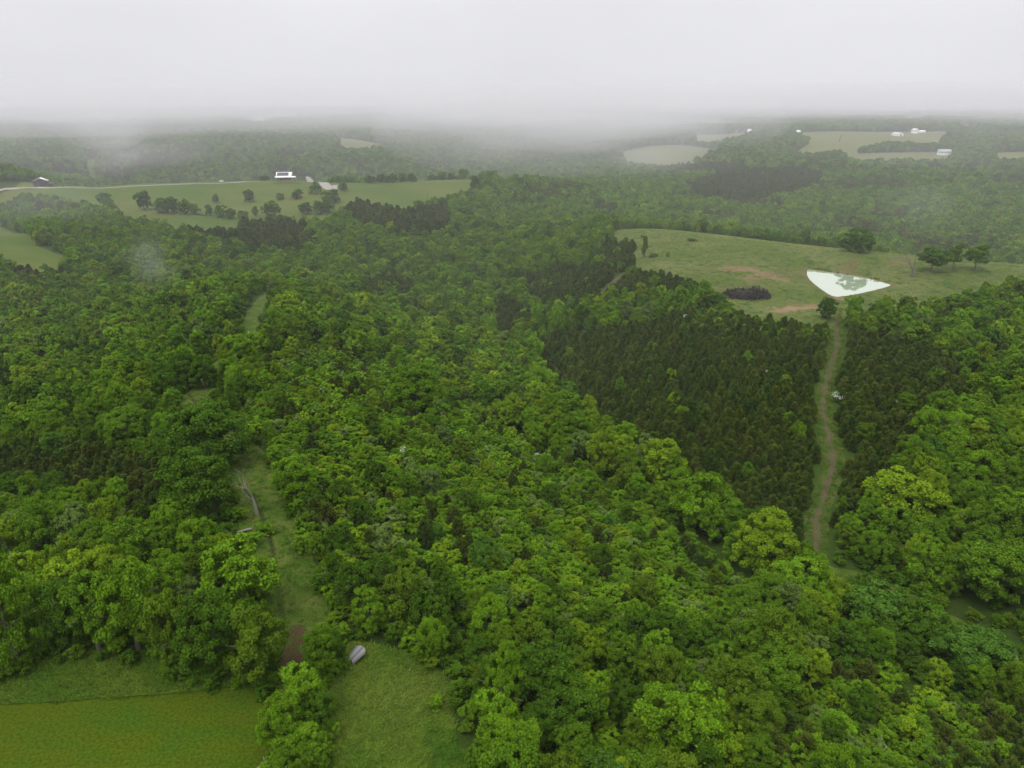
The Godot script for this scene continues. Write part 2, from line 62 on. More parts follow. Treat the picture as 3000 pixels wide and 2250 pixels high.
const SINGLE_TREES := [
	["round", -30.8, -91.5, 9.3, 5.5, 0, "leafy hedgerow tree beside the bare soil patch"],
	["round", -29, -94.5, 6.8, 3.7, 3, "darker hedgerow tree touching the pale metal sheet"],
	["oval", -31.1, -83.8, 9.1, 7.8, 1, "tall middle tree of the hedgerow with a bright crown"],
	["round", -28.7, -81.9, 6.4, 5.5, 3, "low dark tree filling the hedgerow behind the middle tree"],
	["round", -30.7, -75.7, 5.9, 7.3, 1, "bright leafy tree at the bottom end of the hedgerow"],
	["round", -28.2, -75.8, 5.0, 5.0, 0, "green bush tree at the bottom of the hedgerow by the meadow"],
	["round", -30.2, -68.1, 7.4, 7.1, 0, "hedgerow tree cut by the bottom edge of the photo"],
	["oval", -81.3, -94.1, 20.6, 10.9, 1, "broad tree at the left edge above the long grass"],
	["round", -74.8, -97.7, 13.2, 9.6, 3, "dark tree set back in the gap of the left wood edge"],
	["oval", -69.3, -97, 15.8, 10.2, 0, "rounded tree on the wood edge above the long grass"],
	["oval", -62.4, -96.5, 16.6, 11.0, 1, "large many-lobed tree on the wood edge over the long grass"],
	["oval", -53.9, -92.9, 15.0, 7.9, 6, "olive tree leaning out over the long grass edge"],
	["round", -48.2, -91.8, 14.5, 9.6, 3, "dark green tree bulging over the mown field corner"],
	["oval", -40.3, -90.3, 13.1, 9.7, 6, "tall rounded tree at the corner between mown field and soil patch"],
	["round", -48.2, -104.7, 14.5, 13.8, 1, "broad bright tree overhanging the left side of the grass track"],
	["oval", -60.4, -119, 10.8, 8.7, 1, "upright tree left of the fallen log"],
	["round", -69.1, -137, 15.8, 14.8, 3, "large dome-shaped dark tree left of the bare tree"],
	["round", -74.8, -160.4, 16.5, 18.8, 3, "biggest dark round tree closing off the grass track"],
	["round", -107.4, -183.7, 10.9, 12.4, 0, "rounded tree standing above the brown cedars on the left"],
	["oval", -132.4, -189.1, 8.2, 8.0, 4, "small bright tree among the brown cedars on the left"],
	["oval", -105.2, -217.9, 12.7, 10.2, 3, "dark twin tree beyond the second grass clearing"],
	["oval", -98.6, -216.6, 10.7, 9.7, 3, "dark twin tree right of the second grass clearing"],
	["round", -49.7, -145.4, 11.3, 10.1, 1, "bushy bright tree right of the bare tree"],
	["tall", -33.7, -233.8, 19.1, 19.8, 0, "tall twin-topped tree above the scrub slope"],
	["tall", -38.5, -234.1, 15.7, 11.6, 1, "left half of the tall pair above the scrub slope"],
	["oval", 29.7, -211.4, 16.8, 10.9, 2, "yellowish tree in the middle of the creek line"],
	["tall", 51.4, -174.8, 17.7, 15.1, 1, "tall bright tree along the creek below the cedar slope"],
	["tall", 62.2, -152.2, 17.5, 16.5, 2, "tall yellow-green tree left of the cedar path foot"],
	["round", 104.8, -167.1, 13.8, 18.6, 2, "bright flat-topped tree at the right edge of the cedars"],
	["round", 109.4, -137.2, 15.1, 15.8, 0, "round-crowned tree in the right woods above the creek grass"],
	["oval", 72.9, -133.4, 10.7, 7.2, 2, "yellow-green tree beside the creek grass strip"],
	["round", 78.9, -128.3, 12.3, 13.1, 4, "blue-green broad tree left of the creek grass strip"],
	["round", 86, -126.5, 11.0, 13.2, 3, "dark broad tree on the creek grass strip"],
	["round", 92.4, -114, 10.4, 12.8, 4, "grey-green tree right of the dark tree by the creek grass"],
	["oval", 46.5, -116.7, 10.4, 9.4, 5, "pale grey-green tree with tufted crown in the lower right woods"],
	["oval", 50.8, -112.7, 14.6, 11.4, 6, "olive tree next to the pale tufted tree"],
	["oval", 62.8, -124, 12.6, 9.0, 2, "yellow-green oval tree above the lower right scrub"],
	["oval", 38.6, -97.3, 12.3, 10.2, 6, "olive tree in the lower right woods"],
	["round", 29.3, -86.4, 13.4, 11.2, 1, "large bright tree at the bottom right of centre"],
	["tall", -1.2, -88.5, 14.9, 7.4, 1, "tall bright tree right of the meadow"],
	["oval", -2.2, -83.7, 10.1, 8.0, 1, "leafy bright tree by the meadow corner"],
	["round", 0.3, -77.6, 10.7, 8.5, 1, "bright tree at the bottom edge right of the meadow"],
	["open", 226, -385.8, 13.5, 15.2, 3, "broad dark tree right of the bare tree by the pond"],
	["open", 239.3, -388.8, 13.3, 8.3, 6, "slim middle tree of the three on the pond pasture"],
	["open", 249.8, -386.4, 13.8, 13.2, 0, "rightmost of the three trees on the pond pasture"],
	["tall", 82.7, -449.8, 12.7, 4.2, 6, "thin tree on the left edge of the pond pasture"],
	["oval", 94.6, -437.8, 3.1, 2.3, 1, "tiny sapling in the left part of the pond pasture"],
	["cedarish", 138.1, -306.4, 10.2, 8.9, 3, "dark round tree just below the pond's front corner"],
	["round", 209.8, -438.5, 13.9, 18.9, 3, "single large dark tree on the crest behind the pond"],
	["round", -400.1, -727.8, 14.7, 16.1, 0, "rounded tree at the left of the house field"],
	["oval", -350, -701.6, 18.8, 16.2, 3, "tall tree left of the clump in the house field"],
	["round", -328.8, -691, 14.4, 14.8, 0, "left tree of the dark clump in the house field"],
	["round", -316.2, -687.1, 16.0, 16.6, 3, "middle tree of the dark clump in the house field"],
	["round", -302, -679.5, 14.2, 12.5, 0, "right tree of the dark clump in the house field"],
	["oval", -292.7, -679.7, 10.0, 9.6, 1, "bright small tree right of the dark clump"],
	["oval", -278.5, -676.9, 10.9, 8.0, 0, "narrow tree near the lower hedge of the house field"],
	["oval", -300.9, -752, 10.1, 7.3, 0, "small lone tree in the middle of the house field"],
	["round", -267.4, -674.1, 10.8, 12.2, 0, "rounded tree on the lower hedge of the house field"],
	["round", -267.9, -756.3, 13.3, 12.9, 3, "round lone tree below the house"],
	["oval", -238.8, -683.9, 9.7, 7.5, 0, "small tree low in the house field"],
	["round", -222.5, -679.8, 15.1, 17.6, 0, "wide tree low in the house field"],
	["round", -237.8, -759.2, 7.4, 9.2, 0, "small round tree in the field below the house"],
	["round", -220.9, -763.6, 9.7, 14.3, 0, "lone tree below the gravel pad"],
	["round", -207.2, -783.8, 12.8, 12.5, 0, "tree just under the gravel drive"],
	["round", -194.1, -691, 11.9, 13.9, 3, "left tree of the draw below the drive"],
	["round", -180.7, -689.9, 13.6, 14.7, 0, "centre tree of the draw below the drive"],
	["round", -182.7, -748.1, 14.6, 19.9, 0, "upper tree of the draw below the drive"],
	["round", -175, -698.9, 15.0, 14.0, 0, "tree of the draw beside the grass gully"],
	["round", -181.6, -799.2, 10.6, 11.6, 0, "rounded tree at the end of the gravel drive"],
	["oval", -39.5, -801.4, 21.2, 14.5, 3, "tall dark tree at the right end of the ridge pasture"],
	["round", -28.5, -818.6, 14.3, 15.8, 0, "green tree right of the ridge pasture"],
	["round", -255.9, -669.1, 9.9, 11.1, 3, "hedge tree right above the knoll field"],
	["round", -243.4, -663.1, 9.5, 11.0, 0, "hedge tree at the right tip of the knoll field"],
	["round", -282.8, -853.5, 6.1, 13.9, 3, "dark tree immediately left of the house"],
	["round", -148.1, -852.9, 10.2, 13.4, 3, "leftmost tree of the row on the ridge pasture crest"],
	["round", -136.5, -852.9, 10.7, 13.3, 3, "second tree of the row on the ridge pasture crest"],
	["round", -125.5, -857.9, 10.8, 13.4, 0, "third tree of the row on the ridge pasture crest"],
	["round", -115.5, -863, 9.8, 11.2, 3, "right tree of the row on the ridge pasture crest"],
	["round", -160.9, -847.9, 9.1, 13.3, 3, "tree at the left of the crest row"],
	["round", -97.6, -922.3, 8.8, 15.5, 3, "left tree of the far crest group"],
	["round", -85.6, -916.5, 10.4, 15.4, 3, "middle tree of the far crest group"],
	["round", -74.3, -916.5, 9.3, 14.2, 3, "right tree of the far crest group"],
	["round", -58.7, -902.6, 12.9, 14.0, 0, "lone round tree on the crest right of the far group"]]
const AT_DEAD_TREE := Vector2(-56.2, -138.2)
const AT_LOG_A := Vector2(-58.9, -130.0)
const AT_LOG_B := Vector2(-55.4, -131.9)
const AT_TRACK_BUSH := Vector2(-52.2, -131.6)
const AT_METAL_SHEET := Vector2(-27.1, -96.0)
const AT_MEADOW_BUSH := Vector2(-12.2, -88.5)
const AT_SNAG := Vector2(-24.7, -112.9)
const AT_SNAG_B := Vector2(-2.2, -114.2)
const AT_SNAG_C := Vector2(96.7, -108.5)
const AT_BARE_BUSH := Vector2(-93.8, -110.1)
const AT_BARE_POND_TREE := Vector2(213.0, -380.0)
const AT_BRUSH_PILE := Vector2(115.8, -348.9)
const AT_HOUSE := Vector2(-257.6, -850.4)
const AT_SHED := Vector2(-520.6, -825.6)
const AT_WHITE_TRUCK := Vector2(-485.5, -831.3)
const AT_COW := Vector2(-326.4, -700.6)
const AT_CAR := Vector2(-329.7, -847.2)
const AT_FAR_A := Vector2(666.5, -2129.8)
const AT_FAR_B := Vector2(705.6, -2058.7)
const AT_FAR_B2 := Vector2(733.0, -2066.1)
const AT_FAR_C := Vector2(761.0, -2053.9)
const AT_FAR_D := Vector2(1003.9, -1990.9)
const AT_FAR_E := Vector2(1152.4, -2190.5)
const AT_FAR_F := Vector2(830.2, -1456.1)
const AT_FAR_G := Vector2(1819.0, -3969.9)
const AT_FAR_H := Vector2(1418.8, -2151.5)
const AT_FAR_I := Vector2(1288.0, -1919.1)
const AT_FAR_J := Vector2(1188.3, -2221.4)
const AT_FAR_K := Vector2(626.5, -2160.9)
const AT_DEAD_FIELD_TRUNK := Vector2(760.0, -1771.0)
const AT_POLE := Vector2(-87.7, -770.5)
const AT_POLE_B := Vector2(679.4, -1439.8)
const AT_STRAW := Vector2(-34.5, -76.1)
const AT_FALLEN_PILE := Vector2(553.8, -1526.0)
const AT_SHRUB_A := Vector2(91.2, -504.1)
const AT_SHRUB_B := Vector2(119.8, -481.4)
const AT_SHRUB_C := Vector2(87.7, -445.8)
const DIRT_SPOTS := [[Vector2(124.1, -400.4), Vector2(14, 7), 0.1, Color(0.28, 0.19, 0.11), 0.8],
	[Vector2(138.5, -388.7), Vector2(9, 15), -0.5, Color(0.28, 0.19, 0.11), 0.85],
	[Vector2(127.2, -380.6), Vector2(9, 9), 0, Color(0.28, 0.19, 0.11), 0.5],
	[Vector2(130.7, -325.1), Vector2(13, 5), -0.1, Color(0.34, 0.24, 0.14), 1],
	[Vector2(124.5, -322.5), Vector2(8, 4), 0, Color(0.32, 0.22, 0.13), 0.9],
	[Vector2(138.5, -331.3), Vector2(8, 4), 0, Color(0.28, 0.19, 0.11), 0.7],
	[Vector2(188.3, -402.2), Vector2(26, 6), -0.9, Color(0.17, 0.13, 0.06), 0.6],
	[Vector2(220.0, -409.3), Vector2(22, 6), -0.8, Color(0.19, 0.15, 0.07), 0.5],
	[Vector2(116.6, -361.0), Vector2(16, 9), 0, Color(0.16, 0.13, 0.06), 0.5],
	[Vector2(163.9, -399.1), Vector2(8, 6), 0, Color(0.2, 0.15, 0.08), 0.6],
	[Vector2(157.8, -343.1), Vector2(5, 4), 0, Color(0.28, 0.19, 0.11), 0.9],
	[Vector2(149.0, -393.5), Vector2(14, 9), 0, Color(0.15, 0.15, 0.06), 0.5]]
const BLOSSOM := [[Vector2(113.4, -230.8), 6.5, "wide white-flowering shrub right of the cedar path"],
	[Vector2(77.0, -308.0), 4, "small pale shrub high in the cedar stand"],
	[Vector2(94.5, -253.5), 4, "pale flowering shrub in the middle of the cedars"],
	[Vector2(42.7, -277.3), 3.5, "pale shrub in the left cedars"],
	[Vector2(80.0, -321.8), 4, "pale shrub at the top edge of the cedars"],
	[Vector2(130.9, -225.4), 4, "pale shrub near the right edge of the cedars"],
	[Vector2(8.5, -218.4), 3.5, "pale grey shrub on the scrub slope"],
	[Vector2(-31.8, -188.5), 4, "pale grey shrub left on the scrub slope"],
	[Vector2(101.3, -116.2), 4.5, "whitish shrub at the right edge by the creek"]]
const MIST := [
	["mist", Vector3(-1541, 20, -3419), Vector3(3400, 300, 5600), 0.00014],
	["mist", Vector3(-1744, 30, -3149), Vector3(3200, 280, 4600), 0.00016],
	["mist", Vector3(-720, 30, -3425), Vector3(2000, 280, 4600), 0.00018],
	["mist", Vector3(74, 30, -2449), Vector3(900, 240, 3000), 0.00032],
	["mist", Vector3(256, 40, -2587), Vector3(1000, 220, 2600), 0.0003],
	["mist", Vector3(1915, 30, -4017), Vector3(5200, 300, 3600), 0.00045],
	["mist", Vector3(2538, 30, -3716), Vector3(4200, 300, 3000), 0.00045],
	["mist", Vector3(-572.7, 56.6, -995.4), Vector3(71.5, 18.8, 71.5), 0.00160],
	["mist", Vector3(-600.9, 70.5, -1008.0), Vector3(101.2, 22.1, 101.2), 0.00113],
	["mist", Vector3(-533.0, 61.9, -1033.5), Vector3(106.7, 26.5, 106.7), 0.00107],
	["mist", Vector3(-539.3, 68.0, -1012.0), Vector3(112.6, 36.1, 112.6), 0.00101],
	["mist", Vector3(-541.5, 60.0, -1009.2), Vector3(152.2, 29.7, 152.2), 0.00075],
	["mist", Vector3(-556.2, 76.2, -1012.9), Vector3(143.7, 35.3, 143.7), 0.00080],
	["mist", Vector3(-492.1, 62.3, -1030.4), Vector3(187.9, 48.8, 187.9), 0.00061],
	["mist", Vector3(-469.7, 48.1, -935.8), Vector3(43.8, 21.9, 43.8), 0.00171],
	["mist", Vector3(-498.3, 39.7, -981.0), Vector3(43.2, 18.6, 43.2), 0.00174],
	["mist", Vector3(-501.4, 40.3, -952.6), Vector3(48.4, 30.0, 48.4), 0.00155],
	["mist", Vector3(-515.8, 48.6, -966.3), Vector3(66.7, 32.4, 66.7), 0.00112],
	["mist", Vector3(-525.1, 42.7, -980.0), Vector3(100.7, 29.6, 100.7), 0.00074],
	["mist", Vector3(-508.7, 29.7, -944.8), Vector3(88.6, 43.8, 88.6), 0.00085],
	["mist", Vector3(-505.6, 45.6, -974.1), Vector3(90.1, 56.6, 90.1), 0.00083],
	["mist", Vector3(-500.0, 54.7, -937.9), Vector3(107.6, 48.7, 107.6), 0.00070],
	["mist", Vector3(-480.6, 21.7, -946.1), Vector3(37.6, 15.0, 37.6), 0.00124],
	["mist", Vector3(-452.3, 20.7, -896.4), Vector3(51.1, 17.2, 51.1), 0.00091],
	["mist", Vector3(-452.8, 21.7, -968.3), Vector3(73.6, 27.9, 73.6), 0.00063],
	["mist", Vector3(-477.3, 29.4, -945.9), Vector3(78.2, 24.2, 78.2), 0.00060],
	["mist", Vector3(-452.4, 24.1, -1000.7), Vector3(96.1, 26.9, 96.1), 0.00049],
	["mist", Vector3(-440.7, 30.2, -952.7), Vector3(135.1, 44.1, 135.1), 0.00035],
	["mist", Vector3(-466.9, 14.5, -874.8), Vector3(27.9, 16.3, 27.9), 0.00096],
	["mist", Vector3(-457.1, 21.2, -874.9), Vector3(52.3, 22.6, 52.3), 0.00051],
	["mist", Vector3(-478.5, 13.4, -897.6), Vector3(49.9, 23.3, 49.9), 0.00053],
	["mist", Vector3(-457.1, 28.3, -883.4), Vector3(89.2, 33.6, 89.2), 0.00030],
	["mist", Vector3(-458.2, 25.7, -881.3), Vector3(85.6, 37.7, 85.6), 0.00031],
	["mist", Vector3(-483.6, 20.5, -885.6), Vector3(93.5, 47.8, 93.5), 0.00029],
	["mist", Vector3(86.2, 60.3, -1520.9), Vector3(155.6, 17.9, 155.6), 0.00073],
	["mist", Vector3(107.8, 53.3, -1472.0), Vector3(191.5, 28.4, 191.5), 0.00060],
	["mist", Vector3(-53.0, 51.9, -1597.2), Vector3(270.2, 34.8, 270.2), 0.00042],
	["mist", Vector3(4.7, 59.0, -1512.6), Vector3(335.8, 40.3, 335.8), 0.00034],
	["mist", Vector3(135.5, 45.2, -1347.0), Vector3(371.4, 44.7, 371.4), 0.00031],
	["mist", Vector3(143.0, 50.8, -1498.5), Vector3(390.2, 56.0, 390.2), 0.00029],
	["mist", Vector3(157.4, 42.0, -1591.1), Vector3(415.1, 58.6, 415.1), 0.00028],
	["mist", Vector3(149.3, 8.8, -1438.8), Vector3(119.6, 25.1, 119.6), 0.00054],
	["mist", Vector3(217.6, 48.0, -1406.2), Vector3(135.9, 30.7, 135.9), 0.00047],
	["mist", Vector3(193.5, 40.5, -1344.8), Vector3(180.7, 41.1, 180.7), 0.00036],
	["mist", Vector3(137.6, 25.0, -1416.3), Vector3(222.9, 46.2, 222.9), 0.00029],
	["mist", Vector3(133.8, 17.5, -1443.1), Vector3(244.2, 56.8, 244.2), 0.00026],
	["mist", Vector3(106.4, 30.9, -1385.7), Vector3(255.4, 62.9, 255.4), 0.00025],
	["mist", Vector3(166.9, 39.2, -1398.7), Vector3(290.4, 58.2, 290.4), 0.00022],
	["mist", Vector3(196.8, 8.9, -1123.1), Vector3(73.2, 18.2, 73.2), 0.00064],
	["mist", Vector3(206.4, 6.8, -1160.8), Vector3(114.5, 30.1, 114.5), 0.00041],
	["mist", Vector3(210.0, 6.1, -1057.3), Vector3(108.3, 35.3, 108.3), 0.00043],
	["mist", Vector3(197.8, 13.0, -1081.9), Vector3(158.9, 35.6, 158.9), 0.00029],
	["mist", Vector3(242.2, 1.9, -1138.7), Vector3(201.7, 48.8, 201.7), 0.00023],
	["mist", Vector3(135.1, -5.4, -1114.5), Vector3(258.6, 64.1, 258.6), 0.00018],
	["mist", Vector3(-12.2, 16.1, -1283.9), Vector3(87.9, 20.9, 87.9), 0.00068],
	["mist", Vector3(102.2, 13.6, -1323.6), Vector3(144.8, 23.2, 144.8), 0.00041],
	["mist", Vector3(-0.4, 27.1, -1269.6), Vector3(170.9, 33.0, 170.9), 0.00035],
	["mist", Vector3(-28.7, 7.0, -1324.8), Vector3(177.6, 44.1, 177.6), 0.00034],
	["mist", Vector3(43.6, 26.7, -1304.1), Vector3(289.7, 68.5, 289.7), 0.00021],
	["mist", Vector3(-158.0, 23.9, -304.0), Vector3(6.7, 5.0, 6.7), 0.00194],
	["mist", Vector3(-156.6, 27.3, -307.7), Vector3(7.6, 6.5, 7.6), 0.00171],
	["mist", Vector3(-153.5, 26.8, -309.6), Vector3(11.1, 8.8, 11.1), 0.00118],
	["mist", Vector3(-155.5, 27.4, -307.0), Vector3(10.2, 10.5, 10.2), 0.00128],
	["mist", Vector3(-155.9, 23.2, -307.5), Vector3(15.4, 9.1, 15.4), 0.00084],
	["mist", Vector3(-154.7, 22.9, -309.4), Vector3(15.0, 11.6, 15.0), 0.00086],
	["mist", Vector3(-156.3, 23.7, -307.2), Vector3(15.8, 11.4, 15.8), 0.00082],
	["mist", Vector3(-158.6, 24.0, -303.9), Vector3(16.8, 12.5, 16.8), 0.00078],
	["mist", Vector3(-156.4, 21.9, -305.2), Vector3(18.1, 17.1, 18.1), 0.00072],
	["mist", Vector3(-155.8, 26.8, -309.7), Vector3(15.7, 17.5, 15.7), 0.00083],
	["mist", Vector3(-150.8, 20.7, -300.5), Vector3(7.3, 4.8, 7.3), 0.00152],
	["mist", Vector3(-151.3, 18.6, -297.3), Vector3(10.5, 4.3, 10.5), 0.00106],
	["mist", Vector3(-149.0, 22.6, -294.0), Vector3(11.7, 5.8, 11.7), 0.00095],
	["mist", Vector3(-145.2, 19.1, -294.1), Vector3(14.7, 5.8, 14.7), 0.00075],
	["mist", Vector3(-151.0, 20.0, -302.1), Vector3(12.0, 8.1, 12.0), 0.00092],
	["mist", Vector3(-147.4, 20.0, -300.4), Vector3(14.0, 10.0, 14.0), 0.00079],
	["mist", Vector3(-146.3, 17.5, -294.5), Vector3(21.3, 11.8, 21.3), 0.00052],
	["mist", Vector3(-146.7, 19.6, -300.3), Vector3(22.2, 9.3, 22.2), 0.00050],
	["mist", Vector3(-151.7, 16.6, -299.7), Vector3(19.1, 13.7, 19.1), 0.00058],
	["mist", Vector3(-1229.2, 63.2, -1801.3), Vector3(402.0, 18.0, 402.0), 0.00021],
	["mist", Vector3(-1178.9, 54.8, -1862.5), Vector3(465.3, 23.3, 465.3), 0.00018],
	["mist", Vector3(-1043.8, 44.4, -2126.2), Vector3(849.1, 30.9, 849.1), 0.00010],
	["mist", Vector3(-1272.8, 59.5, -2158.9), Vector3(1053.4, 42.2, 1053.4), 0.00008],
	["mist", Vector3(-1255.3, 68.5, -1902.5), Vector3(879.4, 55.6, 879.4), 0.00009],
	["mist", Vector3(-1501.8, 55.8, -2224.1), Vector3(1069.6, 61.7, 1069.6), 0.00008],
	["mist", Vector3(-1070.7, 58.4, -2091.5), Vector3(453.1, 18.0, 453.1), 0.00018],
	["mist", Vector3(-971.6, 66.8, -2414.6), Vector3(674.6, 31.5, 674.6), 0.00012],
	["mist", Vector3(-1098.1, 69.5, -2262.3), Vector3(643.2, 31.3, 643.2), 0.00013],
	["mist", Vector3(-1095.7, 55.3, -2250.8), Vector3(877.2, 51.4, 877.2), 0.00009],
	["mist", Vector3(-1128.4, 72.0, -2349.2), Vector3(899.0, 45.2, 899.0), 0.00009],
	["mist", Vector3(-734.7, 55.0, -2389.1), Vector3(1551.8, 65.9, 1551.8), 0.00005],
	["mist", Vector3(-610.9, 52.3, -2474.7), Vector3(342.1, 17.2, 342.1), 0.00019],
	["mist", Vector3(-662.1, 57.0, -2502.4), Vector3(422.5, 21.2, 422.5), 0.00016],
	["mist", Vector3(-749.7, 55.7, -2578.6), Vector3(640.9, 31.1, 640.9), 0.00010],
	["mist", Vector3(-581.8, 43.7, -2555.4), Vector3(758.1, 37.1, 758.1), 0.00009],
	["mist", Vector3(-763.7, 52.1, -2387.3), Vector3(700.9, 36.4, 700.9), 0.00010],
	["mist", Vector3(-561.6, 45.4, -2407.2), Vector3(914.6, 61.5, 914.6), 0.00007],
	["mist", Vector3(-186.5, 44.6, -2173.9), Vector3(268.4, 15.9, 268.4), 0.00031],
	["mist", Vector3(-148.0, 54.1, -2171.0), Vector3(436.1, 22.4, 436.1), 0.00019],
	["mist", Vector3(-108.9, 50.3, -1999.9), Vector3(404.3, 30.5, 404.3), 0.00021],
	["mist", Vector3(-172.0, 59.0, -1838.0), Vector3(542.9, 48.6, 542.9), 0.00015],
	["mist", Vector3(-134.9, 46.1, -2249.3), Vector3(668.9, 57.3, 668.9), 0.00012],
	["mist", Vector3(-66.7, 58.0, -2135.3), Vector3(856.8, 47.0, 856.8), 0.00010],
	["mist", Vector3(561.9, 32.9, -2238.0), Vector3(210.5, 17.2, 210.5), 0.00040],
	["mist", Vector3(222.8, 45.3, -2316.2), Vector3(322.8, 26.2, 322.8), 0.00026],
	["mist", Vector3(487.6, 30.9, -2417.2), Vector3(354.6, 32.6, 354.6), 0.00024],
	["mist", Vector3(323.0, 15.1, -2323.9), Vector3(610.1, 35.0, 610.1), 0.00014],
	["mist", Vector3(348.5, 45.7, -2194.7), Vector3(570.0, 42.0, 570.0), 0.00015],
	["mist", Vector3(158.4, 24.9, -2351.4), Vector3(560.5, 49.0, 560.5), 0.00015],
	["mist", Vector3(951.8, 64.3, -3277.6), Vector3(510.1, 14.6, 510.1), 0.00016],
	["mist", Vector3(972.4, 59.9, -3204.4), Vector3(559.6, 25.6, 559.6), 0.00014],
	["mist", Vector3(1005.6, 56.9, -3099.5), Vector3(658.1, 42.3, 658.1), 0.00012],
	["mist", Vector3(1055.7, 65.3, -3334.3), Vector3(837.6, 40.0, 837.6), 0.00010],
	["mist", Vector3(1088.6, 64.6, -3013.7), Vector3(1449.6, 54.2, 1449.6), 0.00006],
	["mist", Vector3(1760.1, 60.4, -2820.5), Vector3(481.5, 23.2, 481.5), 0.00017],
	["mist", Vector3(1704.1, 56.4, -2872.7), Vector3(779.5, 38.9, 779.5), 0.00010],
	["mist", Vector3(1605.3, 74.2, -3004.6), Vector3(776.6, 39.8, 776.6), 0.00010],
	["mist", Vector3(1559.0, 78.1, -2888.9), Vector3(1321.6, 49.4, 1321.6), 0.00006],
	["mist", Vector3(1732.0, 67.9, -3068.5), Vector3(1340.6, 66.5, 1340.6), 0.00006],
	["mist", Vector3(-372.4, 10.3, -578.0), Vector3(42.8, 12.9, 42.8), 0.00039],
	["mist", Vector3(-374.9, 15.1, -589.1), Vector3(52.1, 20.2, 52.1), 0.00032],
	["mist", Vector3(-373.8, 10.3, -604.9), Vector3(80.5, 29.9, 80.5), 0.00021],
	["mist", Vector3(-377.6, 2.0, -612.2), Vector3(88.9, 40.8, 88.9), 0.00019],
	["mist", Vector3(-368.7, 8.9, -609.2), Vector3(87.9, 45.4, 87.9), 0.00019],
	["mist", Vector3(-384.8, 12.4, -574.7), Vector3(100.7, 49.5, 100.7), 0.00017],
	["mist", Vector3(339.5, 6.4, -604.6), Vector3(30.4, 19.8, 30.4), 0.00038],
	["mist", Vector3(340.3, 7.5, -601.3), Vector3(43.3, 31.7, 43.3), 0.00027],
	["mist", Vector3(344.2, 2.9, -614.0), Vector3(46.0, 31.6, 46.0), 0.00025],
	["mist", Vector3(336.1, 8.1, -627.0), Vector3(63.3, 33.5, 63.3), 0.00018],
	["mist", Vector3(326.8, 2.5, -609.9), Vector3(74.0, 46.8, 74.0), 0.00016],
	["mist", Vector3(354.4, 2.0, -601.3), Vector3(92.0, 54.2, 92.0), 0.00013],
	["mist", Vector3(667.6, 2.4, -1109.3), Vector3(88.0, 18.5, 88.0), 0.00032],
	["mist", Vector3(569.9, 5.1, -1136.2), Vector3(131.2, 21.9, 131.2), 0.00021],
	["mist", Vector3(641.3, 24.2, -1094.2), Vector3(120.7, 31.0, 120.7), 0.00023],
	["mist", Vector3(586.3, 9.8, -1141.5), Vector3(169.9, 32.3, 169.9), 0.00016],
	["mist", Vector3(662.8, 3.1, -1135.4), Vector3(249.7, 39.3, 249.7), 0.00011]]
const LANDMARKS := [[Vector2(149.9, -324.3), 0, "foot of the pond"],
	[Vector2(121.1, -257.9), 0, "upper bend of the dirt path"],
	[Vector2(107.3, -230.0), 0, "middle of the dirt path"],
	[Vector2(98.8, -199.1), 0, "lower bend of the dirt path"],
	[Vector2(93.1, -187.8), 0, "narrow reach of the dirt path"],
	[Vector2(82.2, -168.2), 0, "bottom of the dirt path"],
	[Vector2(114.0, -232.1), 2, "wide white-flowering shrub"],
	[Vector2(94.9, -255.0), 2, "pale shrub amid the cedars"],
	[Vector2(77.5, -310.1), 2, "topmost pale shrub"],
	[Vector2(42.9, -278.9), 2, "pale shrub of the left cedars"],
	[Vector2(131.5, -226.6), 2, "rightmost pale shrub"],
	[Vector2(8.5, -220.2), 2, "grey shrub of the scrub"],
	[Vector2(-32.1, -190.0), 2, "left grey shrub of the scrub"],
	[Vector2(119.4, -360.9), 0, "dark brush pile"],
	[Vector2(-58.2, -144.5), 6, "pale bare tree"],
	[Vector2(-57.4, -131.1), 0, "fallen log"],
	[Vector2(-52.2, -131.6), 1, "bush under the bare tree"],
	[Vector2(-36.7, -99.8), 0, "brown soil patch"],
	[Vector2(-28.0, -97.0), 0, "grey ribbed sheet"],
	[Vector2(-12.2, -89.4), 1, "meadow bush"],
	[Vector2(-25.2, -116.0), 5, "bleached snag"],
	[Vector2(-2.2, -115.8), 5, "grey dead stems"],
	[Vector2(98.4, -111.1), 5, "bare tree at the right edge"],
	[Vector2(-96.4, -113.7), 5, "leafless bush at the left edge"],
	[Vector2(-94.3, -199.2), 0, "second grass clearing"],
	[Vector2(-103.0, -266.0), 0, "far piece of the grass track"],
	[Vector2(-120.5, -356.5), 0, "end of the grass track"],
	[Vector2(78.6, -150.0), 0, "start of the creek grass"],
	[Vector2(99.6, -125.8), 0, "right end of the creek grass"],
	[Vector2(67.2, -135.0), 8, "yellow-green oval tree"],
	[Vector2(90.1, -134.4), 8, "dark creek tree"],
	[Vector2(66.7, -166.4), 8, "tall yellow-green tree"],
	[Vector2(55.6, -192.5), 8, "tall bright creek tree"],
	[Vector2(-39.4, -264.5), 8, "tall twin-topped tree"],
	[Vector2(-74.6, -151.7), 8, "dome-shaped dark tree"],
	[Vector2(-82.1, -179.3), 8, "biggest round tree"],
	[Vector2(31.4, -94.9), 8, "large bright bottom tree"],
	[Vector2(-1.3, -97.8), 8, "tall tree by the meadow"],
	[Vector2(49.4, -125.8), 8, "pale tufted tree"],
	[Vector2(-30.5, -82.8), 5, "hedgerow's middle"],
	[Vector2(-51.0, -87.7), 0, "mown field's edge"],
	[Vector2(-9.5, -95.3), 0, "meadow's right corner"],
	[Vector2(86.1, -89.8), 0, "lower right corner of the photo"],
	[Vector2(-155.9, -196.4), 0, "brown cedars at the left edge"],
	[Vector2(10.2, -81.8), 0, "bottom edge's centre"]]

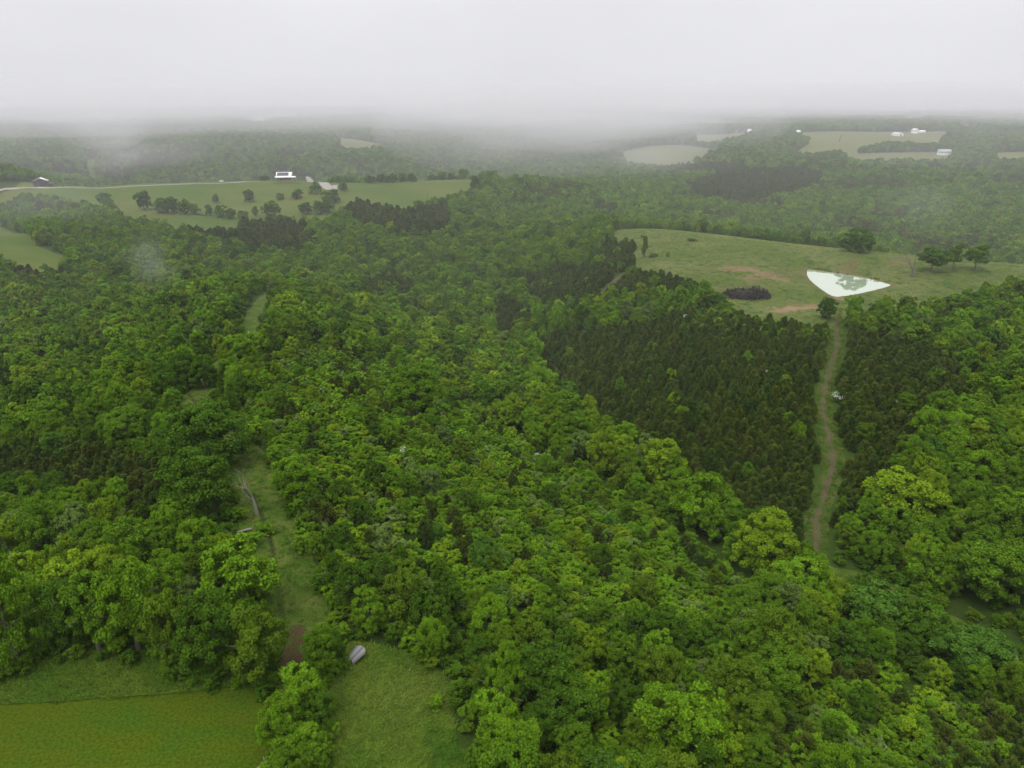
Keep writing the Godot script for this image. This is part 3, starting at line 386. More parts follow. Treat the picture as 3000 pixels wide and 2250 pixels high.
# leaf colours as base colours (linear)
const TONES := [[0.122, 0.224, 0.013], [0.156, 0.284, 0.013], [0.205, 0.306, 0.014], [0.082, 0.162, 0.012], [0.096, 0.194, 0.024], [0.165, 0.24, 0.056], [0.124, 0.2, 0.013]]
const TONE_WORDS := ["mid-green", "bright green", "yellow-green", "dark green", "blue-green", "pale grey-green", "olive green"]
const CEDAR_TONES := [[0.098, 0.146, 0.020], [0.118, 0.156, 0.024], [0.080, 0.132, 0.022], [0.136, 0.158, 0.030]]
const CEDAR_WORDS := ["dark olive", "brownish", "blackish green", "rusty brown"]

var rng := RandomNumberGenerator.new()
var n_big := FastNoiseLite.new()
var n_mid := FastNoiseLite.new()
var n_fine := FastNoiseLite.new()
var xs := PackedFloat32Array()
var zs := PackedFloat32Array()
var hs := PackedFloat32Array()
var names := {}
var fields := []          # open ground, no trees: [polygon, box]
var lines := []           # [points, half width, box]
var grass_mat: StandardMaterial3D
var mown_mat: StandardMaterial3D
var dirt_mat: StandardMaterial3D
var bark_mat: StandardMaterial3D
var dead_mat: StandardMaterial3D
var leaf_mats := []
var cedar_mats := []
var leaf_any: StandardMaterial3D
var mats := {}


func _ready() -> void:
	# ---- camera, sky, sun, exposure
	var cam := Camera3D.new()
	cam.name = "camera"
	cam.position = Vector3(0, CAM_Y, 0)
	cam.rotation_degrees = Vector3(-PITCH, 0, 0)
	cam.fov = rad_to_deg(2.0 * atan(HALF))
	cam.near = 0.5
	cam.far = 20000.0
	add_child(cam)
	cam.current = true
	var we := WorldEnvironment.new()
	we.name = "world_environment"
	var env := Environment.new()
	env.background_mode = Environment.BG_SKY
	env.sky = Sky.new()
	env.sky.sky_material = overcast()
	env.tonemap_mode = Environment.TONE_MAPPER_LINEAR
	env.tonemap_exposure = 1.42
	env.fog_enabled = true
	env.fog_density = 0.00005
	env.fog_light_color = Color(0.96, 0.97, 1.0)
	env.volumetric_fog_enabled = true
	env.volumetric_fog_density = 0.0
	env.sdfgi_enabled = true
	env.ssao_enabled = true
	env.ssil_enabled = true
	we.environment = env
	add_child(we)
	var sun := DirectionalLight3D.new()
	sun.name = "sun"
	sun.light_energy = 0.5
	sun.light_angular_distance = 30.0
	sun.light_color = Color(1.0, 0.98, 0.95)
	sun.rotation_degrees = Vector3(-62, -35, 0)
	sun.shadow_enabled = true
	add_child(sun)

	setup()
	terrain()
	open_ground()
	pond()
	woods()
	grasses()
	single_trees()
	bare_trees()
	small_things()
	farm_buildings()
	mist()


# ------------------------------------------------------------------ sky
func overcast() -> PanoramaSkyMaterial:
	var w := 512
	var h := 256
	var f := FastNoiseLite.new()
	f.seed = 5
	f.frequency = 1.6
	f.fractal_octaves = 4
	var im := Image.create_empty(w, h, false, Image.FORMAT_RGBF)
	for j in h:
		var el := (0.5 - (j + 0.5) / h) * PI
		for i in w:
			var az := (i + 0.5) / w * TAU
			var d := Vector3(cos(el) * cos(az), sin(el), cos(el) * sin(az))
			var s := maxf(d.y, 0.0)
			var l := 0.560 + 0.20 * s + 0.82 * s * s
			l *= 1.0 + 0.09 * f.get_noise_3d(d.x, d.y * 3.0, d.z)
			if d.y < 0.0:
				l = 0.4
			im.set_pixel(i, j, Color(l * 0.985, l * 0.985, l * 1.015))
	var m := PanoramaSkyMaterial.new()
	m.panorama = ImageTexture.create_from_image(im)
	return m


# ------------------------------------------------------------------ helpers
func setup() -> void:
	rng.seed = 20240517
	for a in [[n_big, 3, 0.018], [n_mid, 4, 0.09], [n_fine, 6, 0.45]]:
		a[0].seed = a[1]
		a[0].frequency = a[2]
		a[0].fractal_octaves = 3
	grass_mat = ground_mat(0.5, 0.55, 0.95)
	mown_mat = ground_mat(0.8, 0.64, 0.6)
	dirt_mat = ground_mat(0.7, 0.6, 0.7)
	bark_mat = plain(Color(0.10, 0.085, 0.07), 0.9)
	dead_mat = plain(Color(0.15, 0.138, 0.118), 0.9)
	leaf_any = leaf_mat(Color.WHITE)
	for t in TONES:
		leaf_mats.append(leaf_mat(Color(t[0], t[1], t[2])))
	for t in CEDAR_TONES:
		cedar_mats.append(leaf_mat(Color(t[0], t[1], t[2])))


func lin(r: float, g: float, b: float) -> Color:
	return Color(r, g, b)


func plain(c: Color, rough := 0.8, metal := 0.0) -> StandardMaterial3D:
	var key := "%s %s %s" % [c, rough, metal]
	if not mats.has(key):
		var m := StandardMaterial3D.new()
		m.albedo_color = c.linear_to_srgb()
		m.roughness = rough
		m.metallic = metal
		mats[key] = m
	return mats[key]


func leaf_mat(c: Color) -> StandardMaterial3D:
	var m := StandardMaterial3D.new()
	m.albedo_color = c.linear_to_srgb()
	m.vertex_color_use_as_albedo = true
	m.roughness = 0.7
	m.metallic_specular = 0.1
	m.backlight_enabled = true
	m.backlight = Color(0.55, 0.6, 0.4)
	m.cull_mode = BaseMaterial3D.CULL_DISABLED
	return m


func ground_mat(tile: float, low: float, bump: float) -> StandardMaterial3D:
	var f := FastNoiseLite.new()
	f.seed = int(tile * 100)
	f.frequency = 0.035
	f.fractal_octaves = 5
	f.fractal_gain = 0.62
	var t := NoiseTexture2D.new()
	t.width = 512
	t.height = 512
	t.seamless = true
	t.noise = f
	var g := Gradient.new()
	g.set_color(0, Color(low, low, low))
	g.set_color(1, Color.WHITE)
	t.color_ramp = g
	var nt := NoiseTexture2D.new()
	nt.width = 512
	nt.height = 512
	nt.seamless = true
	nt.noise = f
	nt.as_normal_map = true
	nt.bump_strength = 6.0
	var m := StandardMaterial3D.new()
	m.albedo_texture = t
	m.normal_enabled = true
	m.normal_texture = nt
	m.normal_scale = bump
	m.uv1_triplanar = true
	m.uv1_world_triplanar = true
	m.uv1_scale = Vector3.ONE * 0.07 / tile
	m.vertex_color_use_as_albedo = true
	m.vertex_color_is_srgb = true
	m.roughness = 0.95
	m.metallic_specular = 0.2
	return m


func numbered(called: String) -> String:
	var n: int = names.get(called, 0)
	names[called] = n + 1
	return called if n == 0 else "%s_%03d" % [called, n]


func tag(o: Node, label: String, category := "", group := "", kind := "") -> Node:
	if label:
		o.set_meta("label", label)
	if category:
		o.set_meta("category", category)
	if group:
		o.set_meta("group", group)
	if kind:
		o.set_meta("kind", kind)
	return o


func thing(called: String, label: String, category: String, at: Vector3, turn := 0.0, group := "") -> Node3D:
	var o := Node3D.new()
	o.name = numbered(called)
	add_child(o)
	o.position = at
	o.rotation.y = turn
	tag(o, label, category, group)
	return o


func part(called: String, mesh: Mesh, mat: Material, parent: Node3D) -> MeshInstance3D:
	var o := MeshInstance3D.new()
	o.name = called
	o.mesh = mesh
	if mat:
		o.material_override = mat
	parent.add_child(o, true)
	return o


func top(called: String, mesh: Mesh, mat: Material) -> MeshInstance3D:
	var o := MeshInstance3D.new()
	o.name = numbered(called)
	o.mesh = mesh
	o.material_override = mat
	add_child(o)
	return o


func on_photo(p: Vector3) -> Vector3:
	# x, y as shares of the picture's width and height, z the distance along the view
	var d := p - Vector3(0, CAM_Y, 0)
	var a := deg_to_rad(PITCH)
	var y := d.y * cos(a) - d.z * sin(a)
	var z := -(d.y * sin(a) + d.z * cos(a))
	return Vector3(0.5 + 0.5 * d.x / z / HALF * 0.75, 0.5 - 0.5 * y / z / HALF, z)


func box_of(poly: PackedVector2Array) -> Rect2:
	var r := Rect2(poly[0], Vector2.ZERO)
	for p in poly:
		r = r.expand(p)
	return r


func within(p: Vector2, list: Array) -> bool:
	for f in list:
		if f[1].has_point(p) and Geometry2D.is_point_in_polygon(p, f[0]):
			return true
	return false


func near_line(p: Vector2, more := 0.0) -> bool:
	for l in lines:
		if not l[2].has_point(p):
			continue
		var pts: PackedVector2Array = l[0]
		var w: float = l[1] + more
		for i in pts.size() - 1:
			if Geometry2D.get_closest_point_to_segment(p, pts[i], pts[i + 1]).distance_squared_to(p) < w * w:
				return true
	return false


func smooth_line(pts: Array, step: float) -> PackedVector2Array:
	var c := Curve2D.new()
	for i in pts.size():
		var a: Vector2 = pts[maxi(i - 1, 0)]
		var b: Vector2 = pts[mini(i + 1, pts.size() - 1)]
		var t := (b - a) / 6.0
		c.add_point(pts[i], -t, t)
	c.bake_interval = step
	return c.get_baked_points()


# ------------------------------------------------------------------ terrain
func raw_height(x: float, z: float) -> float:
	var h: float = CA[0] + CA[1] * x / 1000.0 + CA[2] * z / 1000.0
	var i := 0
	var n := CP.size()
	var cp := CPF
	while i < n:
		var dx := (x - cp[i]) * 0.001
		var dz := (z - cp[i + 1]) * 0.001
		var r := dx * dx + dz * dz
		if r > 1e-12:
			h += cp[i + 2] * 0.5 * r * log(r)
		i += 3
	var d := sqrt(x * x + z * z)
	h += smoothstep(1100.0, 2200.0, d) * (4.0 * sin(x / 190.0 + 1.0) * sin(z / 230.0 + 0.5) + 3.0 * sin(x / 410.0 + z / 330.0) + 2.0 * sin(x / 97.0 - z / 120.0))
	return clampf(h, -45.0, 40.0)


var CPF := PackedFloat32Array()
var pond_poly := PackedVector2Array()
var pond_box := Rect2()


func grow_axis(a: float, b: float, step: float, lo: float, hi: float) -> PackedFloat32Array:
	var out := PackedFloat32Array()
	var left := []
	var s := step
	var v := a
	while v > lo:
		s *= 1.07
		v -= s
		left.append(v)
	left.reverse()
	for q in left:
		out.append(q)
	v = a
	while v < b:
		out.append(v)
		v += step
	s = step
	v = b
	while v < hi:
		out.append(v)
		s *= 1.07
		v += s
	out.append(v)
	return out


func gy0(x: float, z: float) -> float:
	var i := clampi(xs.bsearch(x) - 1, 0, xs.size() - 2)
	var j := clampi(zs.bsearch(z) - 1, 0, zs.size() - 2)
	var u := clampf((x - xs[i]) / (xs[i + 1] - xs[i]), 0.0, 1.0)
	var v := clampf((z - zs[j]) / (zs[j + 1] - zs[j]), 0.0, 1.0)
	var k := j * xs.size() + i
	var n := xs.size()
	return lerpf(lerpf(hs[k], hs[k + 1], u), lerpf(hs[k + n], hs[k + n + 1], u), v)


func pond_distance(p: Vector2) -> float:
	var best := 1e9
	for i in pond_poly.size():
		best = minf(best, Geometry2D.get_closest_point_to_segment(p, pond_poly[i], pond_poly[(i + 1) % pond_poly.size()]).distance_to(p))
	return -best if Geometry2D.is_point_in_polygon(p, pond_poly) else best


func gy(x: float, z: float) -> float:
	var h := gy0(x, z)
	if pond_box.has_point(Vector2(x, z)):
		var d := pond_distance(Vector2(x, z))
		if d < 14.0:
			h = lerpf(WATER + clampf(d, -3.0, 1.2) * 0.55 - 0.25, h, smoothstep(0.5, 14.0, d))
	return h


func terrain() -> void:
	pond_poly = PackedVector2Array(POLY_POND)
	pond_box = box_of(pond_poly).grow(16.0)
	CPF = PackedFloat32Array(CP)
	xs = grow_axis(-320.0, 360.0, 8.0, -5200.0, 5200.0)
	zs = grow_axis(-640.0, 40.0, 8.0, -6600.0, 300.0)
	hs.resize(xs.size() * zs.size())
	for j in zs.size():
		for i in xs.size():
			hs[j * xs.size() + i] = raw_height(xs[i], zs[j])
	var v := PackedVector3Array()
	var c := PackedColorArray()
	var ix := PackedInt32Array()
	var n := xs.size()
	for j in zs.size():
		for i in n:
			var p := Vector2(xs[i], zs[j])
			var h := hs[j * n + i]
			if pond_box.has_point(p) and pond_distance(p) < 13.0:
				h = minf(h, gy(p.x, p.y)) - 2.2
			v.append(Vector3(p.x, h, p.y))
			var t := n_mid.get_noise_2d(p.x, p.y) * 0.5 + 0.5
			c.append(Color(0.060, 0.080, 0.018).lerp(Color(0.050, 0.110, 0.016), t).linear_to_srgb())
			if i < n - 1 and j < zs.size() - 1:
				var k := j * n + i
				ix.append_array([k, k + 1, k + n, k + 1, k + n + 1, k + n])
	var o := top("ground", surface_mesh(v, PackedVector3Array(), c, ix), grass_mat)
	tag(o, "dark leafy forest floor on rolling hills under the trees", "", "", "structure")


func surface_mesh(v: PackedVector3Array, nn: PackedVector3Array, c: PackedColorArray, ix: PackedInt32Array, mat: Material = null) -> ArrayMesh:
	if nn.is_empty():
		nn.resize(v.size())
		var i := 0
		while i < ix.size():
			var a := v[ix[i]]
			var q := (v[ix[i + 2]] - a).cross(v[ix[i + 1]] - a)
			for k in 3:
				nn[ix[i + k]] += q
			i += 3
		for k in nn.size():
			nn[k] = nn[k].normalized()
	var a := []
	a.resize(Mesh.ARRAY_MAX)
	a[Mesh.ARRAY_VERTEX] = v
	a[Mesh.ARRAY_NORMAL] = nn
	if not c.is_empty():
		a[Mesh.ARRAY_COLOR] = c
	a[Mesh.ARRAY_INDEX] = ix
	var m := ArrayMesh.new()
	m.add_surface_from_arrays(Mesh.PRIMITIVE_TRIANGLES, a)
	if mat:
		m.surface_set_material(0, mat)
	return m


# a sheet of ground with its own outline, laid just over the terrain
func sheet(called: String, label: String, poly_in: Array, step: float, lift: float, mat: Material, tint: Callable, hole := PackedVector2Array(), is_field := true) -> MeshInstance3D:
	var poly := PackedVector2Array(poly_in)
	var box := box_of(poly)
	if is_field:
		fields.append([poly, box])
	var v := PackedVector3Array()
	var nn := PackedVector3Array()
	var c := PackedColorArray()
	var ix := PackedInt32Array()
	var seen := {}
	var nx := int(ceil(box.size.x / step)) + 1
	var nz := int(ceil(box.size.y / step)) + 1
	var e := maxf(step, 1.0)
	var add := func(p: Vector2) -> int:
		var h := gy(p.x, p.y)
		v.append(Vector3(p.x, h + lift, p.y))
		nn.append(Vector3(gy(p.x - e, p.y) - gy(p.x + e, p.y), 2.0 * e, gy(p.x, p.y - e) - gy(p.x, p.y + e)).normalized())
		var k: Color = tint.call(p)
		c.append(k.linear_to_srgb())
		return v.size() - 1
	var inside := PackedByteArray()
	inside.resize((nx + 1) * (nz + 1))
	for j in nz + 1:
		for i in nx + 1:
			var p := box.position + Vector2(i, j) * step
			var b := 1 if Geometry2D.is_point_in_polygon(p, poly) else 0
			if hole.size() and Geometry2D.is_point_in_polygon(p, hole):
				b = 2
			inside[j * (nx + 1) + i] = b
	var hole_box := box_of(hole).grow(step) if hole.size() else Rect2()
	for j in nz:
		for i in nx:
			var p := box.position + Vector2(i, j) * step
			var ks := [j * (nx + 1) + i, j * (nx + 1) + i + 1, (j + 1) * (nx + 1) + i + 1, (j + 1) * (nx + 1) + i]
			var cell := PackedVector2Array([p, p + Vector2(step, 0), p + Vector2(step, step), p + Vector2(0, step)])
			var near_hole: bool = hole.size() > 0 and hole_box.intersects(Rect2(p, Vector2(step, step)))
			if inside[ks[0]] == 1 and inside[ks[1]] == 1 and inside[ks[2]] == 1 and inside[ks[3]] == 1 and not near_hole:
				var id := []
				for q in 4:
					if not seen.has(ks[q]):
						seen[ks[q]] = add.call(cell[q])
					id.append(seen[ks[q]])
				ix.append_array([id[0], id[1], id[2], id[0], id[2], id[3]])
				continue
			var pieces := Geometry2D.intersect_polygons(cell, poly)
			if near_hole:
				var cut := []
				for q in pieces:
					cut.append_array(Geometry2D.clip_polygons(q, hole))
				pieces.assign(cut)
			for q in pieces:
				if q.size() < 3 or Geometry2D.is_polygon_clockwise(q) and near_hole and false:
					continue
				var tri := Geometry2D.triangulate_polygon(q)
				if tri.is_empty():
					continue
				var first := -1
				for pt in q:
					var at: int = add.call(pt)
					if first < 0:
						first = at
				var t := 0
				while t < tri.size():
					var a2 := q[tri[t]]
					var b2 := q[tri[t + 1]]
					var c2 := q[tri[t + 2]]
					if (b2 - a2).cross(c2 - a2) > 0.0:
						ix.append_array([first + tri[t], first + tri[t + 1], first + tri[t + 2]])
					else:
						ix.append_array([first + tri[t], first + tri[t + 2], first + tri[t + 1]])
					t += 3
	var o := top(called, surface_mesh(v, nn, c, ix), mat)
	tag(o, label, "", "", "structure")
	return o


func ribbon(called: String, label: String, pts: Array, width: float, lift: float, mat: Material, tint: Callable, clear := 0.0, step := 1.0, ragged := 0.35) -> void:
	var line := smooth_line(pts, step)
	if clear > 0.0:
		lines.append([line, clear, box_of(line).grow(clear + 6.0)])
	var v := PackedVector3Array()
	var c := PackedColorArray()
	var ix := PackedInt32Array()
	var m := 6
	for i in line.size():
		var a := line[maxi(i - 1, 0)]
		var b := line[mini(i + 1, line.size() - 1)]
		var t := (b - a).normalized()
		var s := Vector2(-t.y, t.x)
		var rag := ragged * minf(width, 3.0)
		var endd := minf(minf(i, line.size() - 1 - i) * step / maxf(width * 0.45, 1.0), 1.0)
		endd = sqrt(1.0 - (1.0 - endd) * (1.0 - endd))
		var w1 := width + rag * (n_fine.get_noise_2d(line[i].x, line[i].y) * 0.7 + 1.8 * n_mid.get_noise_2d(line[i].x * 1.3, line[i].y))
		var w2 := width + rag * (n_fine.get_noise_2d(line[i].x + 90.0, line[i].y) * 0.7 + 1.8 * n_mid.get_noise_2d(line[i].x, line[i].y + 77.0))
		for k in m + 1:
			var f := k / float(m) - 0.5
			var p := line[i] + s * f * (w1 if f < 0 else w2) * endd
			v.append(Vector3(p.x, gy(p.x, p.y) + lift, p.y))
			var col: Color = tint.call(p, f * 2.0)
			c.append(col.linear_to_srgb())
			if k < m and i < line.size() - 1:
				var q := i * (m + 1) + k
				ix.append_array([q, q + m + 1, q + 1, q + 1, q + m + 1, q + m + 2])
	var o := top(called, surface_mesh(v, PackedVector3Array(), c, ix), mat)
	tag(o, label, "", "", "structure")


func mixc(a: Color, b: Color, t: float) -> Color:
	return a.lerp(b, clampf(t, 0.0, 1.0))


func meadow_tint(p: Vector2) -> Color:
	var a := n_big.get_noise_2d(p.x * 2.0, p.y * 2.0)
	var b := n_mid.get_noise_2d(p.x * 2.0, p.y)
	var c := mixc(Color(0.088, 0.160, 0.014), Color(0.050, 0.120, 0.012), 0.5 + 1.2 * b)
	return mixc(c, Color(0.125, 0.172, 0.026), 0.2 + 1.0 * a)


func long_tint(p: Vector2) -> Color:
	var b := n_mid.get_noise_2d(p.x, p.y * 1.5)
	return mixc(Color(0.060, 0.122, 0.012), Color(0.090, 0.145, 0.016), 0.5 + b)


func mown_tint(p: Vector2) -> Color:
	var streak := n_mid.get_noise_2d(p.x * 0.35 + p.y * 0.12, p.y * 4.0 - p.x * 0.5)
	var a := n_big.get_noise_2d(p.x * 3.0 + p.y, p.y * 4.0)
	var b := n_mid.get_noise_2d(p.x * 1.2, p.y * 2.5)
	var c := mixc(Color(0.074, 0.106, 0.005), Color(0.056, 0.106, 0.007), 0.40 + 0.7 * a + 1.0 * b + 0.7 * streak)
	return mixc(c, Color(0.072, 0.088, 0.007), -0.5 + 1.3 * b - 0.8 * streak)


func track_tint(p: Vector2, _f := 0.0) -> Color:
	var b := n_mid.get_noise_2d(p.x * 2.0, p.y * 2.0)
	return mixc(Color(0.066, 0.130, 0.014), Color(0.128, 0.170, 0.034), 0.45 + 1.4 * b)


func far_tint(p: Vector2) -> Color:
	var a := n_big.get_noise_2d(p.x * 0.35, p.y * 0.5)
	var b := n_mid.get_noise_2d(p.x * 0.25, p.y * 0.5)
	return mixc(Color(0.086, 0.142, 0.022), Color(0.140, 0.168, 0.036), 0.45 + 0.9 * a + 0.6 * b)


func farm_tint(p: Vector2) -> Color:
	return mixc(far_tint(p), Color(0.23, 0.22, 0.09), 0.45)


func spot(p: Vector2, at: Vector2, r: Vector2, turn: float) -> float:
	var q := (p - at).rotated(-turn) / r
	return 1.0 - q.length()


var dirt_spots := []


func pasture_tint(p: Vector2) -> Color:
	var a := n_big.get_noise_2d(p.x, p.y * 1.4)
	var b := n_mid.get_noise_2d(p.x * 1.3, p.y * 1.6)
	var g := n_fine.get_noise_2d(p.x, p.y)
	var c := mixc(Color(0.118, 0.166, 0.032), Color(0.182, 0.205, 0.070), 0.45 + 0.9 * a + 0.7 * b)
	c = mixc(c, Color(0.062, 0.128, 0.028), -0.05 + 2.0 * b - 0.7 * g)
	for s in dirt_spots:
		var t := spot(p, s[0], s[1], s[2])
		c = mixc(c, s[3], smoothstep(0.10, 0.42, t + 0.85 * b + 0.55 * g) * s[4])
	var d := pond_distance(p) if pond_box.grow(10.0).has_point(p) else 99.0
	if d < 9.0:
		c = mixc(c, Color(0.200, 0.150, 0.085), smoothstep(3.5, 0.3, d + 2.5 * b) * 0.75)
	return c


func dirt_tint(p: Vector2, f: float) -> Color:
	var b := n_mid.get_noise_2d(p.x * 2.0, p.y * 2.0)
	var c := mixc(Color(0.088, 0.072, 0.040), Color(0.128, 0.106, 0.064), 0.5 + b)
	return mixc(c, Color(0.075, 0.115, 0.026), (1.0 - smoothstep(0.05, 0.4, absf(f))) * (0.65 + 1.4 * b))


func verge_tint(p: Vector2, f := 0.0) -> Color:
	var b := n_mid.get_noise_2d(p.x * 2.0, p.y * 2.0)
	return mixc(mixc(Color(0.050, 0.100, 0.014), Color(0.095, 0.135, 0.026), 0.5 + 1.2 * b), Color(0.12, 0.10, 0.055), 0.25 - absf(f) * 0.4 + b)


func soil_tint(p: Vector2, f := 0.0) -> Color:
	var b := n_mid.get_noise_2d(p.x * 3.0, p.y * 3.0)
	var c := mixc(Color(0.088, 0.060, 0.032), Color(0.066, 0.072, 0.020), 0.35 + 1.2 * b)
	return mixc(c, Color(0.062, 0.118, 0.016), smoothstep(0.35, 0.95, absf(f) + 0.9 * b))


func rut_tint(p: Vector2, f := 0.0) -> Color:
	var b := n_mid.get_noise_2d(p.x * 2.2, p.y * 2.2)
	var c := mixc(Color(0.048, 0.042, 0.022), Color(0.060, 0.090, 0.016), 0.5 + 1.8 * b)
	return mixc(c, Color(0.062, 0.118, 0.016), smoothstep(0.4, 0.95, absf(f)))


func gravel_tint(p: Vector2, _f := 0.0) -> Color:
	return mixc(Color(0.34, 0.315, 0.27), Color(0.42, 0.40, 0.355), 0.5 + n_mid.get_noise_2d(p.x, p.y))


func open_ground() -> void:
	dirt_spots = DIRT_SPOTS
	sheet("mown_field", "close-mown yellow-green field in the lower left corner", POLY_MOWN_FIELD, 1.2, 0.10, mown_mat, mown_tint)
	sheet("long_grass", "strip of taller green grass between mown field and left wood", POLY_LONG_GRASS, 1.2, 0.24, grass_mat, long_tint)
	sheet("meadow", "rough pale-green meadow right of the hedgerow", POLY_MEADOW, 1.0, 0.16, grass_mat, meadow_tint)
	sheet("pond_pasture", "hilltop pasture with bare dirt patches round the pond", POLY_POND_PASTURE, 1.4, 0.16, grass_mat, pasture_tint, pond_poly)
	sheet("pasture", "grass field at the left edge between two woods", POLY_LEFT_FIELD, 6.0, 0.6, grass_mat, far_tint)
	sheet("pasture", "long ridge field below the house and its drive", POLY_HOUSE_FIELD, 6.0, 0.6, grass_mat, far_tint)
	sheet("pasture", "ridge pasture right of the gravel drive", POLY_RIDGE_PASTURE, 6.0, 0.6, grass_mat, far_tint)
	sheet("pasture", "thin knoll field under the house field hedge", POLY_KNOLL_FIELD, 6.0, 0.6, grass_mat, far_tint)
	sheet("clearing", "narrow mown lane climbing the wooded slope behind the ridge", POLY_SLOPE_CLEARING, 8.0, 0.6, grass_mat, far_tint)
	for a in [[POLY_FAR_FIELD, "two-part yellowish field left of the plateau farm"], [POLY_FAR_FIELD_B, "small field below the white barns"], [POLY_FARM_FIELD, "big plateau field between the white farm buildings"], [POLY_LOWER_FIELD, "flat field in front of the green-roofed house"], [POLY_RIGHT_FIELD, "field strip at the far right edge"]]:
		sheet("farm_field", a[1], a[0], 14.0, 0.9, grass_mat, farm_tint)
	for a in [[POLY_CLEARING_C, "misty clearing behind the ridge"], [POLY_CLEARING_D, "faint clearing deep in the fog"], [POLY_CLEARING_E, "thin misty clearing on the far left"]]:
		sheet("clearing", a[1], a[0], 14.0, 0.9, grass_mat, farm_tint)
	# tracks
	ribbon("grass_track", "mown grass track along the left ridge", LINE_RIDGE_TRACK.slice(0, 7), 12.0, 0.12, grass_mat, track_tint, 4.4)
	ribbon("grass_track", "second grass clearing of the ridge track", LINE_RIDGE_TRACK.slice(6, 10), 9.0, 0.12, grass_mat, track_tint, 4.2)
	ribbon("grass_track", "far narrow piece of the ridge track", LINE_RIDGE_TRACK.slice(9), 6.0, 0.12, grass_mat, track_tint, 4.0)
	ribbon("ditch", "dark overgrown wheel rut beside the bare tree", LINE_DITCH, 1.1, 0.20, dirt_mat, rut_tint, 0.0, 0.6)
	ribbon("ditch", "dark rut in the second grass clearing", LINE_DITCH_B, 1.1, 0.20, dirt_mat, rut_tint, 0.0, 0.6)
	ribbon("bare_soil", "bare brown soil at the gateway into the mown field", LINE_SOIL_PATCH, 4.2, 0.22, dirt_mat, soil_tint, 2.2, 0.6, 0.9)
	ribbon("grass_path", "grass verges of the dirt path through the cedars", LINE_CEDAR_PATH, 6.0, 0.12, grass_mat, verge_tint, 3.7)
	ribbon("dirt_path", "winding dirt path through the cedars up to the pond", LINE_CEDAR_PATH, 1.15, 0.20, dirt_mat, dirt_tint, 0.0, 0.7, 0.6)
	ribbon("dirt_path", "short pale track entering the pond pasture from the cedars", LINE_PASTURE_TRACK, 5.0, 0.20, dirt_mat, dirt_tint, 3.6)
	ribbon("grass_path", "grassy strip along the creek at the lower right", LINE_CREEK_GRASS, 8.0, 0.12, grass_mat, track_tint, 4.2)
	ribbon("road", "pale farm road along the ridge left of the house", LINE_FIELD_ROAD, 3.4, 0.75, dirt_mat, gravel_tint, 8.0, 4.0, 0.1)
	ribbon("driveway", "pale gravel pad and drive right of the house", LINE_DRIVE, 11.0, 0.75, dirt_mat, gravel_tint, 9.0, 4.0, 0.15)
	ribbon("bare_soil", "brown bare earth in front of the ridge house", LINE_HOUSE_SOIL, 7.0, 0.75, dirt_mat, soil_tint, 0.0, 3.0, 0.6)
	ribbon("road", "pale road behind the plateau farm", LINE_FARM_ROAD, 9.0, 1.1, dirt_mat, gravel_tint, 14.0, 10.0, 0.1)
	ribbon("road", "pale road through the far right trees", LINE_HIGHWAY_B, 14.0, 1.1, dirt_mat, gravel_tint, 26.0, 10.0, 0.1)
	ribbon("road", "short pale stretch of road on the far ridge", LINE_HIGHWAY, 14.0, 1.1, dirt_mat, gravel_tint, 30.0, 10.0, 0.1)
	ribbon("farm_lane", "thin lane running down from the white farmhouse", LINE_FARM_LANE, 4.0, 1.1, dirt_mat, gravel_tint, 0.0, 10.0, 0.1)


func pond() -> void:
	var v := PackedVector3Array()
	var nn := PackedVector3Array()
	for p in Geometry2D.offset_polygon(pond_poly, 1.0)[0]:
		v.append(Vector3(p.x, WATER, p.y))
		nn.append(Vector3.UP)
	var flat := PackedVector2Array()
	for p in v:
		flat.append(Vector2(p.x, p.z))
	var tri := Geometry2D.triangulate_polygon(flat)
	var ix := PackedInt32Array()
	var t := 0
	while t < tri.size():
		var a := flat[tri[t]]
		if (flat[tri[t + 1]] - a).cross(flat[tri[t + 2]] - a) > 0.0:
			ix.append_array([tri[t], tri[t + 1], tri[t + 2]])
		else:
			ix.append_array([tri[t], tri[t + 2], tri[t + 1]])
		t += 3
	var m := StandardMaterial3D.new()
	m.albedo_color = Color(0.30, 0.38, 0.25).linear_to_srgb()
	m.roughness = 0.03
	m.metallic_specular = 0.7
	m.clearcoat_enabled = true
	m.clearcoat = 1.0
	m.clearcoat_roughness = 0.03
	var f := FastNoiseLite.new()
	f.frequency = 0.02
	var nt := NoiseTexture2D.new()
	nt.seamless = true
	nt.noise = f
	nt.as_normal_map = true
	nt.bump_strength = 1.0
	m.normal_enabled = true
	m.normal_texture = nt
	m.normal_scale = 0.012
	m.uv1_triplanar = true
	m.uv1_world_triplanar = true
	m.uv1_scale = Vector3.ONE * 0.15
	var o := top("pond_water", surface_mesh(v, nn, PackedColorArray(), ix), m)
	tag(o, "milky green pond water reflecting the white sky", "", "", "structure")


